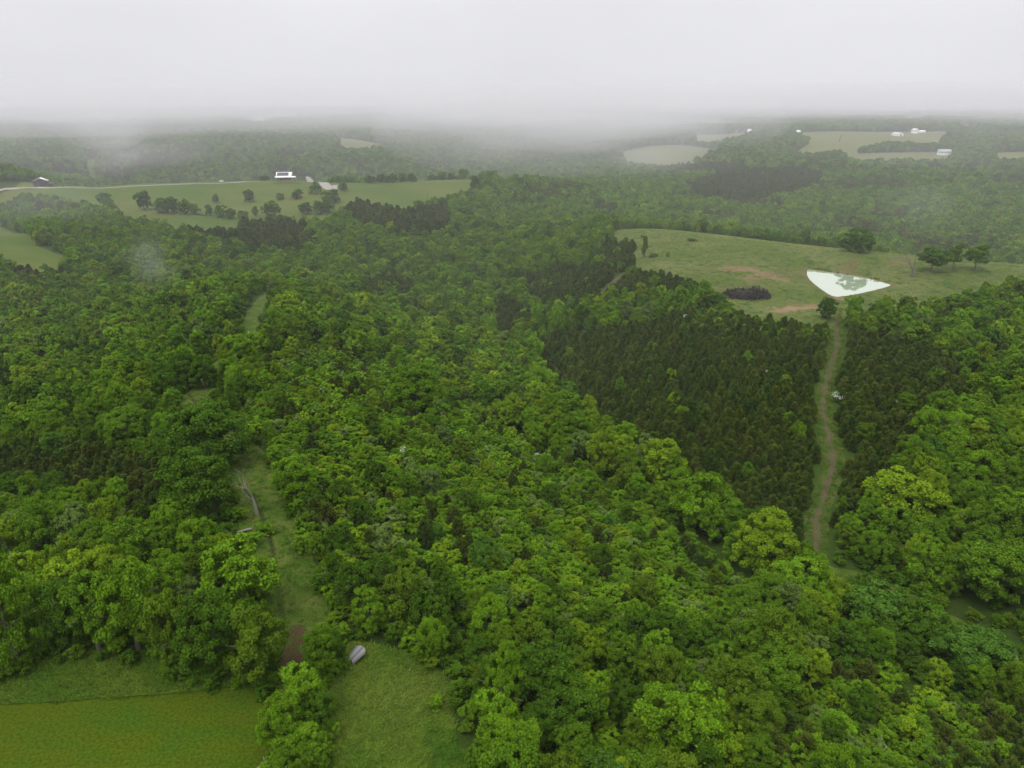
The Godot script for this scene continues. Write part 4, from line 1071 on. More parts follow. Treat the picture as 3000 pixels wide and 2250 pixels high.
# ------------------------------------------------------------------ plants: meshes
class Leaves:
	var v := PackedVector3Array()
	var c := PackedColorArray()
	var ix := PackedInt32Array()

	func leaf(p: Vector3, n: Vector3, t: Vector3, s: float, wide: float, col: Color) -> void:
		var b := n.cross(t).normalized() * s * wide
		t = t * s * 0.5
		var k := v.size()
		v.append(p + t - n * s * 0.10)
		v.append(p + b * 0.5 - n * s * 0.14)
		v.append(p - t)
		v.append(p - b * 0.5 - n * s * 0.14)
		for i in 4:
			c.append(col)
		ix.append_array([k, k + 1, k + 2, k, k + 2, k + 3])

	func mesh(mat: Material) -> ArrayMesh:
		var a := []
		a.resize(Mesh.ARRAY_MAX)
		a[Mesh.ARRAY_VERTEX] = v
		a[Mesh.ARRAY_COLOR] = c
		a[Mesh.ARRAY_INDEX] = ix
		var m := ArrayMesh.new()
		m.add_surface_from_arrays(Mesh.PRIMITIVE_TRIANGLES, a)
		m.surface_set_material(0, mat)
		return m


func rdir() -> Vector3:
	var y := rng.randf_range(-1.0, 1.0)
	var a := rng.randf() * TAU
	var r := sqrt(1.0 - y * y)
	return Vector3(r * cos(a), y, r * sin(a))


# crown of a unit tree: one metre tall, one metre wide; boughs that each carry smaller tufts of leaves
func crown(boughs: int, count: int, size: float, low: float, taper: float, rough: float) -> ArrayMesh:
	var l := Leaves.new()
	var half := (1.0 - low) * 0.5
	var mid := low + half
	var big := []
	var tufts := []
	for i in boughs:
		var y := 1.0 - 2.0 * (i + 0.5) / boughs
		y = clampf(y + rng.randf_range(-0.15, 0.15), -0.9, 0.95)
		var a := i * 2.39996 + rng.randf_range(-0.6, 0.6)
		var r := sqrt(1.0 - y * y) * (1.0 - taper * (y * 0.5 + 0.5))
		var k := rng.randf_range(0.50, 0.95)
		if i % 6 == 5:
			k *= 0.4
		var lr := rng.randf_range(0.15, 0.26) * (1.0 - 0.35 * taper * (y * 0.5 + 0.5))
		var at := Vector3(cos(a) * r * k * 0.40, mid + y * k * half * 0.84, sin(a) * r * k * 0.40)
		var ly := lr * half / 0.5 * 0.9
		var shade := rng.randf_range(0.78, 1.0)
		big.append([at, lr, ly])
		for j in 12:
			var d := rdir()
			d.y = d.y * 0.8 + 0.28
			d = d.normalized() * rng.randf_range(0.62, 0.98)
			var tr := lr * rng.randf_range(0.20, 0.44)
			tufts.append([at + Vector3(d.x * lr, d.y * ly, d.z * lr), tr, tr * ly / lr * 0.8, shade * rng.randf_range(0.86, 1.0), big.size() - 1])
	var made := 0
	var tries := 0
	while made < count and tries < count * 4:
		tries += 1
		var q: Array = tufts[rng.randi() % tufts.size()]
		var d := rdir()
		d.y += 0.25
		d = d.normalized()
		var k := 1.0 + rng.randf_range(-0.35, 0.22) * rough
		var p: Vector3 = q[0] + Vector3(d.x * q[1], d.y * q[2], d.z * q[1]) * k
		if p.y < low * 0.6:
			continue
		var deep := false
		for o in big:
			var e: Vector3 = p - o[0]
			if (e.x * e.x + e.z * e.z) / (o[1] * o[1]) + e.y * e.y / (o[2] * o[2]) < 0.42:
				deep = true
				break
		if deep:
			continue
		made += 1
		var n := (d * 0.5 + Vector3.UP * 0.5 + rdir() * 0.8).normalized()
		var t := rdir() + d * 0.6 - Vector3.UP * 0.4
		t = (t - n * t.dot(n)).normalized()
		var b := rng.randf_range(0.68, 1.0) * float(q[3])
		l.leaf(p, n, t, size * rng.randf_range(0.6, 1.4), 0.66, Color(b * rng.randf_range(0.84, 1.0), b, b * rng.randf_range(0.7, 1.0)))
	return l.mesh(leaf_any)


func cedar(count: int, size: float, fat: float) -> ArrayMesh:
	var l := Leaves.new()
	var tufts := []
	for i in 46:
		var y := (i + 0.5) / 46.0
		y = y * y * 0.35 + y * 0.62
		var a := i * 2.39996 + rng.randf_range(-0.5, 0.5)
		var r := 0.5 * fat * pow(1.0 - y, 0.58) * (0.72 + 0.28 * smoothstep(0.0, 0.2, y)) * rng.randf_range(0.55, 0.92)
		tufts.append([Vector3(cos(a) * r, y, sin(a) * r), rng.randf_range(0.10, 0.19) * (1.0 - 0.45 * y), rng.randf_range(0.74, 1.0), Vector3(cos(a), 0, sin(a))])
	for i in count:
		var q: Array = tufts[rng.randi() % 46]
		var d := rdir()
		d.y = d.y * 0.9 + 0.2
		var p: Vector3 = q[0] + Vector3(d.x, d.y * 0.75, d.z) * float(q[1]) * rng.randf_range(0.6, 1.1)
		p.y = maxf(p.y, 0.01)
		var o: Vector3 = q[3]
		var t := (o * 0.8 + Vector3.UP * rng.randf_range(0.1, 0.9) + rdir() * 0.5).normalized()
		var n := Vector3.UP * 0.7 + o * 0.35 + rdir() * 0.7
		n = (n - t * n.dot(t)).normalized()
		var b := rng.randf_range(0.58, 1.0) * float(q[2])
		l.leaf(p, n, t, size * rng.randf_range(0.7, 1.4), 0.45, Color(b * rng.randf_range(0.9, 1.0), b, b * 0.9))
	return l.mesh(leaf_any)


func tube(l: Leaves, pts: Array, radii: Array, sides: int, col := Color.WHITE) -> void:
	for i in pts.size():
		var a: Vector3 = pts[maxi(i - 1, 0)]
		var b: Vector3 = pts[mini(i + 1, pts.size() - 1)]
		var t := (b - a).normalized()
		var u := t.cross(Vector3(0.31, 0.12, 0.94)).normalized()
		var w := t.cross(u)
		for k in sides:
			var an := TAU * k / sides
			l.v.append(pts[i] + (u * cos(an) + w * sin(an)) * float(radii[i]))
			l.c.append(col)
			if i < pts.size() - 1:
				var q := l.v.size() - 1
				var q2 := q - k + (k + 1) % sides
				l.ix.append_array([q, q2, q + sides, q2, q2 + sides, q + sides])


func branch(l: Leaves, from: Vector3, dir: Vector3, length: float, r: float, depth: int, spread: float, sides := 5) -> void:
	var pts := [from]
	var radii := [r]
	var p := from
	var d := dir
	var n := 4
	for i in n:
		d = (d + rdir() * 0.16 + Vector3.UP * 0.05).normalized()
		p += d * length / n
		pts.append(p)
		radii.append(r * (1.0 - 0.55 * (i + 1) / n) if depth > 0 else r * (1.0 - 0.9 * (i + 1) / n))
	tube(l, pts, radii, sides)
	if depth == 0:
		return
	var kids := 2 + (1 if rng.randf() < 0.5 else 0)
	for i in kids:
		var e := (d + rdir() * spread).normalized()
		branch(l, pts[n - (i % 2)], e, length * rng.randf_range(0.5, 0.8), r * 0.42, depth - 1, spread, maxi(3, sides - 1))


func trunk_mesh() -> ArrayMesh:
	var l := Leaves.new()
	tube(l, [Vector3(0, -0.04, 0), Vector3(0.004, 0.15, 0), Vector3(-0.006, 0.35, 0.004), Vector3(0, 0.62, 0)], [0.030, 0.022, 0.018, 0.008], 7)
	for i in 7:
		var a := i * 2.4
		var y := 0.24 + 0.05 * i
		var o := Vector3(cos(a), 0, sin(a))
		tube(l, [Vector3(0, y, 0), o * 0.14 + Vector3.UP * (y + 0.10), o * 0.30 + Vector3.UP * (y + 0.18)], [0.011, 0.008, 0.003], 4)
	return l.mesh(bark_mat)


# ------------------------------------------------------------------ plants: woods
var near_crowns := {}
var mid_crowns := []
var far_crowns := []
var cedars_near := []
var cedars_mid := []
var shrubs_near := []
var shrubs_mid := []
var trunk: ArrayMesh
var singles := []
const SHAPES := {"round": [0.03, 0.0], "oval": [0.02, 0.25], "tall": [0.04, 0.45], "open": [0.22, 0.1], "cedarish": [0.02, 0.4]}


func make_plants() -> void:
	trunk = trunk_mesh()
	for k in SHAPES:
		var list := []
		for i in (1 if k == "cedarish" else 3):
			list.append(crown([16, 22, 13][i], [21000, 30000, 16000][i], [0.034, 0.027, 0.040][i], SHAPES[k][0], SHAPES[k][1], 1.35))
		near_crowns[k] = list
	for i in 5:
		mid_crowns.append(crown(10 + i, 4600, 0.074, 0.03, 0.1 * i, 1.0))
	for i in 5:
		far_crowns.append(crown(9 + i, 900, 0.150, 0.02, 0.1 * i, 1.0))
	for i in 5:
		cedars_near.append(cedar(5200, 0.074, 0.9 + 0.1 * i))
	for i in 3:
		cedars_mid.append(cedar(1500, 0.135, 1.0 + 0.1 * i))
	for i in 5:
		shrubs_near.append(crown(7 + i, 7000, 0.056, -0.12, 0.1, 1.3))
	for i in 3:
		shrubs_mid.append(crown(7 + i, 1300, 0.130, -0.12, 0.1, 1.2))


var piles := {}   # group of copies -> mesh -> buffer


func put_copy(pile: String, mesh: Mesh, at: Vector3, w: float, h: float, turn: float, col: Color, lean := Vector2.ZERO) -> void:
	if not piles.has(pile):
		piles[pile] = {}
	if not piles[pile].has(mesh):
		piles[pile][mesh] = PackedFloat32Array()
	var b := Basis.from_euler(Vector3(lean.x, turn, lean.y)).scaled_local(Vector3(w, h, w))
	piles[pile][mesh].append_array([b.x.x, b.y.x, b.z.x, at.x, b.x.y, b.y.y, b.z.y, at.y, b.x.z, b.y.z, b.z.z, at.z, col.r, col.g, col.b, 1.0])


func flush(pile: String, called: String, child: String, label: String, category: String, mat: Material) -> void:
	if not piles.has(pile):
		return
	var o := Node3D.new()
	o.name = numbered(called)
	add_child(o)
	tag(o, label, category, "", "stuff")
	for mesh in piles[pile]:
		var buf: PackedFloat32Array = piles[pile][mesh]
		var mm := MultiMesh.new()
		mm.transform_format = MultiMesh.TRANSFORM_3D
		mm.use_colors = true
		mm.mesh = mesh
		mm.instance_count = buf.size() / 16
		mm.buffer = buf
		var i := MultiMeshInstance3D.new()
		i.name = child
		i.multimesh = mm
		i.material_override = mat
		i.set_meta("kind", "stuff")
		o.add_child(i, true)


func tone(t: Array) -> Color:
	var k := rng.randf_range(0.82, 1.18)
	return Color(t[0] * k * rng.randf_range(0.92, 1.08), t[1] * k, t[2] * k)


func pick_tone(warm: float) -> int:
	var r := rng.randf()
	if r < 0.30:
		return 0
	if r < 0.52 + warm * 0.12:
		return 1
	if r < 0.60 + warm * 0.22:
		return 2
	if r < 0.80:
		return 3
	if r < 0.84:
		return 4
	if r < 0.88:
		return 5
	return 6 if r < 0.96 else 1


func zone(list: Array) -> Array:
	var out := []
	for p in list:
		var q := PackedVector2Array(p)
		out.append([q, box_of(q)])
	return out


func in_view(p: Vector2, more: float) -> bool:
	return p.y < -20.0 and absf(p.x) < (-p.y) * 0.80 + more and p.length() > 48.0


func woods() -> void:
	make_plants()
	rng.seed = 77
	var zc := zone(ZONE_CEDAR)
	var zs2 := zone(ZONE_SCRUB)
	var zt := zone(ZONE_TALL)
	for s in SINGLE_TREES:
		singles.append([Vector2(s[1], s[2]), maxf(s[4] * 0.42, 1.5)])
	for a in [[AT_LOG_A, 5.5], [AT_LOG_B, 4.0], [AT_DEAD_TREE, 4.0], [AT_SNAG + Vector2(0.5, 3.0), 4.2], [AT_SNAG_B + Vector2(0, 3.5), 3.5], [AT_METAL_SHEET + Vector2(0, 1.5), 1.8]]:
		singles.append(a)
	var all := {"broadleaf": [], "cedar": [], "shrub": []}
	# broadleaf woods to 720 m
	var step := 5.0
	var z := -724.0
	while z < -40.0:
		var x := -700.0
		while x < 700.0:
			var p := Vector2(x + rng.randf_range(-2.3, 2.3), z + rng.randf_range(-2.3, 2.3))
			x += step
			if not in_view(p, 40.0) or p.length() > 720.0:
				continue
			var tall := within(p, zt)
			var sc := not tall and within(p, zs2)
			var ce := not tall and within(p, zc)
			if (sc and rng.randf() > 0.16) or (ce and rng.randf() > 0.05):
				continue
			if rng.randf() < 0.10:
				continue
			var h := rng.randf_range(6.6, 11.4) * (1.18 if tall else 1.0)
			if sc:
				h = rng.randf_range(6.0, 9.5)
			if ce:
				h = rng.randf_range(5.5, 8.0)
			if not sc and not ce:
				var u := rng.randf()
				h *= 1.3 if u < 0.10 else (0.68 if u > 0.78 else 1.0)
			var w := h * rng.randf_range(0.56, 0.86)
			if h > 11.0 and rng.randf() < 0.3:
				w *= 1.25
			if open(p, w * 0.33):
				continue
			var t := pick_tone(1.0 if tall else 0.3 + 0.6 * n_big.get_noise_2d(p.x, p.y))
			# light falloff put into leaf colour: brighter tones farther off, darker ones close by
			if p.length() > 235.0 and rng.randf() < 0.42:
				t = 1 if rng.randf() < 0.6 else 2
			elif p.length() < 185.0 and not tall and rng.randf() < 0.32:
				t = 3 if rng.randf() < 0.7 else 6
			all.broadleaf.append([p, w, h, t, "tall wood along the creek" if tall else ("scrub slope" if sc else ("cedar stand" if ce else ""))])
		z += step
	# cedars
	for q in zc:
		var b: Rect2 = q[1]
		var far: bool = b.get_center().length() > 600.0
		var st := 5.0 if far else 2.95
		var y := b.position.y
		while y < b.end.y:
			var x := b.position.x
			while x < b.end.x:
				var p := Vector2(x + rng.randf_range(-1, 1) * st * 0.42, y + rng.randf_range(-1, 1) * st * 0.42)
				x += st
				if not Geometry2D.is_point_in_polygon(p, q[0]) or not in_view(p, 30.0) or open(p, 0.6):
					continue
				var h := rng.randf_range(3.2, 6.6) * (1.7 if far else 1.0) * (1.0 + 0.25 * n_mid.get_noise_2d(p.x, p.y))
				all.cedar.append([p, h * rng.randf_range(0.66, 0.88), h, [0, 0, 1, 2, 2, 1][rng.randi() % 6], "cedar stand"])
			y += st
	# scrub slope
	for q in zs2:
		var b: Rect2 = q[1]
		var y := b.position.y
		while y < b.end.y:
			var x := b.position.x
			while x < b.end.x:
				var p := Vector2(x + rng.randf_range(-1.3, 1.3), y + rng.randf_range(-1.3, 1.3))
				x += 3.1
				if not Geometry2D.is_point_in_polygon(p, q[0]) or within(p, zt) or not in_view(p, 20.0) or open(p, 0.4):
					continue
				if rng.randf() < 0.06 + 0.30 * maxf(0.0, n_big.get_noise_2d(p.x * 1.5, p.y * 1.5)):
					var h := rng.randf_range(4.0, 7.0)
					all.cedar.append([p, h * rng.randf_range(0.6, 0.8), h, [1, 0, 1, 0, 2][rng.randi() % 5], "scrub slope"])
				else:
					var h := rng.randf_range(2.6, 5.4)
					all.shrub.append([p, h * rng.randf_range(0.9, 1.3), h, pick_tone(0.8) if rng.randf() > 0.06 else 5, "scrub slope"])
			y += 3.1
	# bushes under and at the edge of the woods
	z = -330.0
	while z < -44.0:
		var x := -300.0
		while x < 300.0:
			var p := Vector2(x + rng.randf_range(-1.6, 1.6), z + rng.randf_range(-1.6, 1.6))
			x += 2.7
			if not in_view(p, 20.0) or within(p, zc) or within(p, zs2) or open(p, 0.4):
				continue
			var h := rng.randf_range(1.4, 3.9)
			all.shrub.append([p, h * rng.randf_range(1.0, 1.5), h, [0, 3, 3, 1, 6][rng.randi() % 5], "wood floor"])
		z += 2.7
	individuals(all)
	far_woods(zc)
	flush("broadleaf", "broadleaf_wood", "tree_crowns", "mixed green broadleaf wood filling valley and slopes around the cedars", "wood", leaf_any)
	flush("trunks", "wood_trunks", "tree_trunks", "grey trunks glimpsed under the broadleaf wood", "trunks", bark_mat)
	flush("cedar", "cedar_wood", "cedar_crowns", "dense dark olive cedar stands on the right slope", "cedar wood", leaf_any)
	flush("shrub", "scrub_thicket", "shrub_crowns", "low leafy scrub on the central slope", "scrub", leaf_any)
	flush("undergrowth", "undergrowth", "bush_crowns", "low bushes along the wood edges and under the trees", "undergrowth", leaf_any)
	flush("distant", "distant_wood", "tree_crowns", "hazy wooded hills beyond the ridge field and the pond hill", "wood", leaf_any)


func open(p: Vector2, more: float) -> bool:
	if within(p, fields) or near_line(p, more):
		return true
	for s in singles:
		if absf(p.x - s[0].x) < s[1] and p.distance_to(s[0]) < s[1]:
			return true
	if more > 0.5:
		for i in 4:
			if within(p + Vector2.from_angle(i * PI / 2) * more * 0.8, fields):
				return true
	return false


var marks := []
var used_labels := {}


func landmark_label(start: String, s: Vector3) -> String:
	# the nearest landmarks in the picture say which one it is
	if marks.is_empty():
		for m in LANDMARKS:
			marks.append([on_photo(Vector3(m[0].x, gy0(m[0].x, m[0].y) + m[1], m[0].y)), m[2]])
	var order := []
	for m in marks:
		var v := Vector2((s.x - m[0].x) * 4.0, (s.y - m[0].y) * 3.0)
		order.append([v.length(), v, m[1]])
	order.sort_custom(func(p, q): return p[0] < q[0])
	var best := ""
	for k in mini(14, order.size()):
		var v: Vector2 = order[k][1]
		var d: float = order[k][0]
		var words: String = ["right of", "below and right of", "below", "below and left of", "left of", "above and left of", "above", "above and right of"][posmod(roundi(v.angle() / (PI / 4)), 8)]
		var far: String = "just " if d < 0.10 else ("close " if d < 0.20 else ("" if d < 0.34 else ("well " if d < 0.55 else "far ")))
		var label := "%s %s%s the %s" % [start, far, words, order[k][2]]
		if k == 0:
			best = label
		if not used_labels.has(label):
			used_labels[label] = true
			return label
	return best


func individuals(all: Dictionary) -> void:
	for kind in all:
		var list: Array = all[kind]
		var seen := []
		for i in list.size():
			var a: Array = list[i]
			var base := Vector3(a[0].x, gy(a[0].x, a[0].y), a[0].y)
			var s := on_photo(base + Vector3.UP * a[2] * 0.7)
			a.append(base)
			a.append(s)
			if s.x > 0.0 and s.x < 1.0 and s.y < 1.0 and s.z > 10.0 and a[4] != "wood floor":
				seen.append([sqrt(a[1] * a[2]) / s.z, i])
		seen.sort_custom(func(p, q): return p[0] > q[0])
		var most := 300
		if kind == "broadleaf":
			most = 300 - SINGLE_TREES.size()
		var chosen := {}
		for k in mini(most, seen.size()):
			chosen[seen[k][1]] = true
		for i in list.size():
			plant(kind, list[i], chosen.has(i))


func plant(kind: String, a: Array, own: bool) -> void:
	var base: Vector3 = a[5]
	var s: Vector3 = a[6]
	var d := a[0].length() as float
	var turn := rng.randf() * TAU
	var pale: bool = kind == "cedar"
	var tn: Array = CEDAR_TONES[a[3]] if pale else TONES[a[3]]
	var shape: String = ["round", "round", "oval", "oval", "tall"][rng.randi() % 5]
	var r4 := rng.randi() % 4
	var r3 := rng.randi() % 5
	if not own:
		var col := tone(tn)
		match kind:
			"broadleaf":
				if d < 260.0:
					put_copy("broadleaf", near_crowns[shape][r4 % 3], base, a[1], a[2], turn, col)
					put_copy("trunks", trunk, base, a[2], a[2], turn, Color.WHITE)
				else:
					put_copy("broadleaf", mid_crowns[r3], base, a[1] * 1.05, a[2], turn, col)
			"cedar":
				put_copy("cedar", cedars_near[r3] if d < 240.0 else cedars_mid[r3 % 3], base, a[1], a[2], turn, col)
			"shrub":
				put_copy("undergrowth" if a[4] == "wood floor" else "shrub", shrubs_near[r3] if d < 200.0 else shrubs_mid[r3 % 3], base, a[1], a[2], turn, col)
		return
	if kind == "broadleaf":
		var w := ["slender ", "", "broad "][clampi(int((a[1] - 6.0) / 2.2), 0, 2)] as String
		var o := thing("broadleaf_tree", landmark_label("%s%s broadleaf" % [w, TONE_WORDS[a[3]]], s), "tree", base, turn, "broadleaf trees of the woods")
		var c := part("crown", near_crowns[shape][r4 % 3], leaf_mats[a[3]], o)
		c.scale = Vector3(a[1], a[2], a[1])
		var t := part("trunk", trunk, bark_mat, o)
		t.scale = Vector3.ONE * a[2]
	elif kind == "cedar":
		var o := thing("cedar_tree", landmark_label("%s%s cedar" % ["tall " if a[2] > 5.6 else ("short " if a[2] < 4.4 else ""), CEDAR_WORDS[a[3]]], s), "cedar", base, turn, "cedars of the slopes")
		var c := part("crown", cedars_near[r3], cedar_mats[a[3]], o)
		c.scale = Vector3(a[1], a[2], a[1])
		part("trunk", trunk, bark_mat, o).scale = Vector3.ONE * a[2]
	else:
		var o := thing("shrub", landmark_label("%s%s shrub" % ["large " if a[2] > 4.6 else ("small " if a[2] < 3.4 else ""), TONE_WORDS[a[3]]], s), "shrub", base, turn, "shrubs of the scrub slope")
		var c := part("crown", shrubs_near[r3], leaf_mats[a[3]], o)
		c.scale = Vector3(a[1], a[2], a[1])


func far_woods(zc: Array) -> void:
	rng.seed = 91
	for ring in [[690.0, 1150.0, 6.6, 1.0], [1150.0, 2000.0, 8.6, 1.15], [2000.0, 3400.0, 13.0, 1.5], [3400.0, 6300.0, 27.0, 2.6]]:
		var st: float = ring[2]
		var z: float = -ring[1]
		while z < -300.0:
			var x: float = z * 0.86
			while x < -z * 0.86:
				var p := Vector2(x + rng.randf_range(-1, 1) * st * 0.42, z + rng.randf_range(-1, 1) * st * 0.42)
				x += st
				var d := p.length()
				if d < ring[0] or d > ring[1] or within(p, fields) or near_line(p):
					continue
				if d < 720.0:
					continue
				var g := n_big.get_noise_2d(p.x * 0.35, p.y * 0.35)
				var ced := within(p, zc)
				if ced:
					continue
				var h: float = rng.randf_range(8.5, 14.5) * minf(ring[3], 1.35)
				if g > 0.28:
					h *= 0.8
				var col := tone(TONES[pick_tone(0.9) if d < 1200.0 else pick_tone(0.2)])
				if g > 0.25 and rng.randf() < 0.8:
					col = tone(CEDAR_TONES[rng.randi() % 4])
				put_copy("distant", far_crowns[rng.randi() % 5], Vector3(p.x, gy0(p.x, p.y), p.y), h * rng.randf_range(0.65, 0.9) * maxf(1.0, ring[3] / 1.3), h, rng.randf() * TAU, col)
			z += st


# ------------------------------------------------------------------ grass
func tuft(blades: int, wide: float, length: float) -> ArrayMesh:
	var l := Leaves.new()
	for i in blades:
		var a := rng.randf() * TAU
		var o := Vector3(cos(a), 0, sin(a))
		var p := o * rng.randf() * 0.5
		var t := (o * rng.randf_range(0.2, 0.9) + Vector3.UP).normalized()
		var n := Vector3(-o.z, 0, o.x).cross(t).normalized()
		var b := rng.randf_range(0.6, 1.0)
		var s := length * rng.randf_range(0.6, 1.2)
		l.leaf(p + t * s * 0.45, n, t, s, wide, Color(b, b * rng.randf_range(0.9, 1.0), b * 0.9))
	return l.mesh(leaf_any)


func grasses() -> void:
	rng.seed = 33
	var tufts := [tuft(16, 0.16, 1.0), tuft(20, 0.13, 1.1), tuft(12, 0.2, 0.9)]
	for g in [[POLY_MEADOW, 0.55, 0.75, 0.42, "meadow"], [POLY_LONG_GRASS, 0.6, 0.8, 0.50, "long"], [POLY_POND_PASTURE, 1.7, 1.3, 0.40, "pasture"]]:
		var poly := PackedVector2Array(g[0])
		var b := box_of(poly)
		var st: float = g[1]
		var y := b.position.y
		while y < b.end.y:
			var x := b.position.x
			while x < b.end.x:
				var p := Vector2(x, y) + Vector2(rng.randf_range(-1, 1), rng.randf_range(-1, 1)) * st * 0.5
				x += st
				if not Geometry2D.is_point_in_polygon(p, poly) or p.length() < 40.0 or rng.randf() < 0.25:
					continue
				if g[4] == "pasture":
					if pond_box.has_point(p) and pond_distance(p) < 2.0 or not in_view(p, 30.0):
						continue
				var c := meadow_tint(p)
				if g[4] == "long":
					c = long_tint(p)
				elif g[4] == "pasture":
					c = pasture_tint(p)
					if c.r > c.g * 0.95 and rng.randf() < 0.8:
						continue
				var k := rng.randf_range(0.95, 1.35)
				put_copy("grass", tufts[rng.randi() % 3], Vector3(p.x, gy(p.x, p.y) + 0.1, p.y), g[2] * rng.randf_range(0.7, 1.3), g[3] * rng.randf_range(0.6, 1.3), rng.randf() * TAU, Color(c.r * k, c.g * k, c.b * k))
			y += st
	for l in [[LINE_RIDGE_TRACK.slice(0, 10), 6.0], [LINE_CREEK_GRASS, 3.4], [LINE_CEDAR_PATH, 3.0]]:
		for p0 in smooth_line(l[0], 0.16):
			var off := rng.randf_range(-1.0, 1.0) * float(l[1])
			if l[1] == 3.0 and absf(off) < 1.3:
				continue
			var p: Vector2 = p0 + Vector2(off, rng.randf_range(-0.6, 0.6))
			var c := track_tint(p)
			put_copy("grass", tufts[rng.randi() % 3], Vector3(p.x, gy(p.x, p.y) + 0.1, p.y), rng.randf_range(0.5, 0.9), rng.randf_range(0.2, 0.5), rng.randf() * TAU, c)
	flush("grass", "tall_grass", "grass_tufts", "tufts of long grass on meadow, track and pond pasture", "grass", leaf_any)
	# weeds along the back shore of the pond
	for i in 70:
		var p: Vector2 = POLY_POND[1].lerp(POLY_POND[7], 0.05 + 0.93 * i / 70.0) + Vector2(1.2, -2.2) + Vector2(rng.randf_range(-1, 1), rng.randf_range(-1.2, 1.2))
		if pond_distance(p) < 0.6:
			continue
		put_copy("weeds", shrubs_mid[i % 3], Vector3(p.x, gy(p.x, p.y), p.y), rng.randf_range(0.9, 1.8), rng.randf_range(0.5, 1.0), rng.randf() * TAU, tone(TONES[2]))
	flush("weeds", "shore_weeds", "weed_clumps", "bright green weeds along the far shore of the pond", "weeds", leaf_any)


# ------------------------------------------------------------------ trees by themselves
func single_trees() -> void:
	rng.seed = 15
	for a in SINGLE_TREES:
		var at := Vector3(a[1], gy(a[1], a[2]), a[2])
		var o := thing("broadleaf_tree", a[6], "tree", at, rng.randf() * TAU, "trees standing out from the woods")
		var near: bool = at.length() < 650.0
		var mesh: Mesh = near_crowns[a[0]][rng.randi() % near_crowns[a[0]].size()] if near else mid_crowns[rng.randi() % 5]
		var c := part("crown", mesh, leaf_mats[a[5]], o)
		c.scale = Vector3(a[4], a[3], a[4]) * 1.06
		var t := part("trunk", trunk, bark_mat, o)
		t.scale = Vector3.ONE * a[3]
		if at.length() < 220.0:
			for i in 7:
				var q := Vector2(a[1], a[2]) + Vector2.from_angle(i * 0.9 + rng.randf()) * float(a[4]) * rng.randf_range(0.15, 0.42)
				var h := rng.randf_range(1.4, 3.6)
				if not near_line(q, 0.3):
					put_copy("skirt", shrubs_near[i % 5], Vector3(q.x, gy(q.x, q.y), q.y), h * rng.randf_range(1.0, 1.4), h, rng.randf() * TAU, tone(TONES[[0, 3, 0, 6][i % 4]]))
	flush("skirt", "edge_bushes", "bush_crowns", "low bushes under the big trees of hedgerow and wood edge", "bushes", leaf_any)


func bare(called: String, label: String, category: String, at: Vector2, h: float, r: float, depth: int, spread: float, seed_: int, mat: Material, dir := Vector3.UP, fork := 0.45) -> Node3D:
	rng.seed = seed_
	var o := thing(called, label, category, Vector3(at.x, gy(at.x, at.y), at.y))
	var l := Leaves.new()
	var d := dir.normalized()
	tube(l, [Vector3(0, -0.3, 0), d * h * fork * 0.5 + Vector3(0.05, 0, 0), d * h * fork], [r * 1.25, r, r * 0.75], 8)
	part("trunk", l.mesh(mat), mat, o)
	var b := Leaves.new()
	for i in 3:
		branch(b, d * h * fork * (1.0 - 0.12 * i), (d + rdir() * spread).normalized(), h * (1.0 - fork) * rng.randf_range(0.45, 0.6), r * 0.55, depth, spread)
	part("branches", b.mesh(mat), mat, o)
	return o


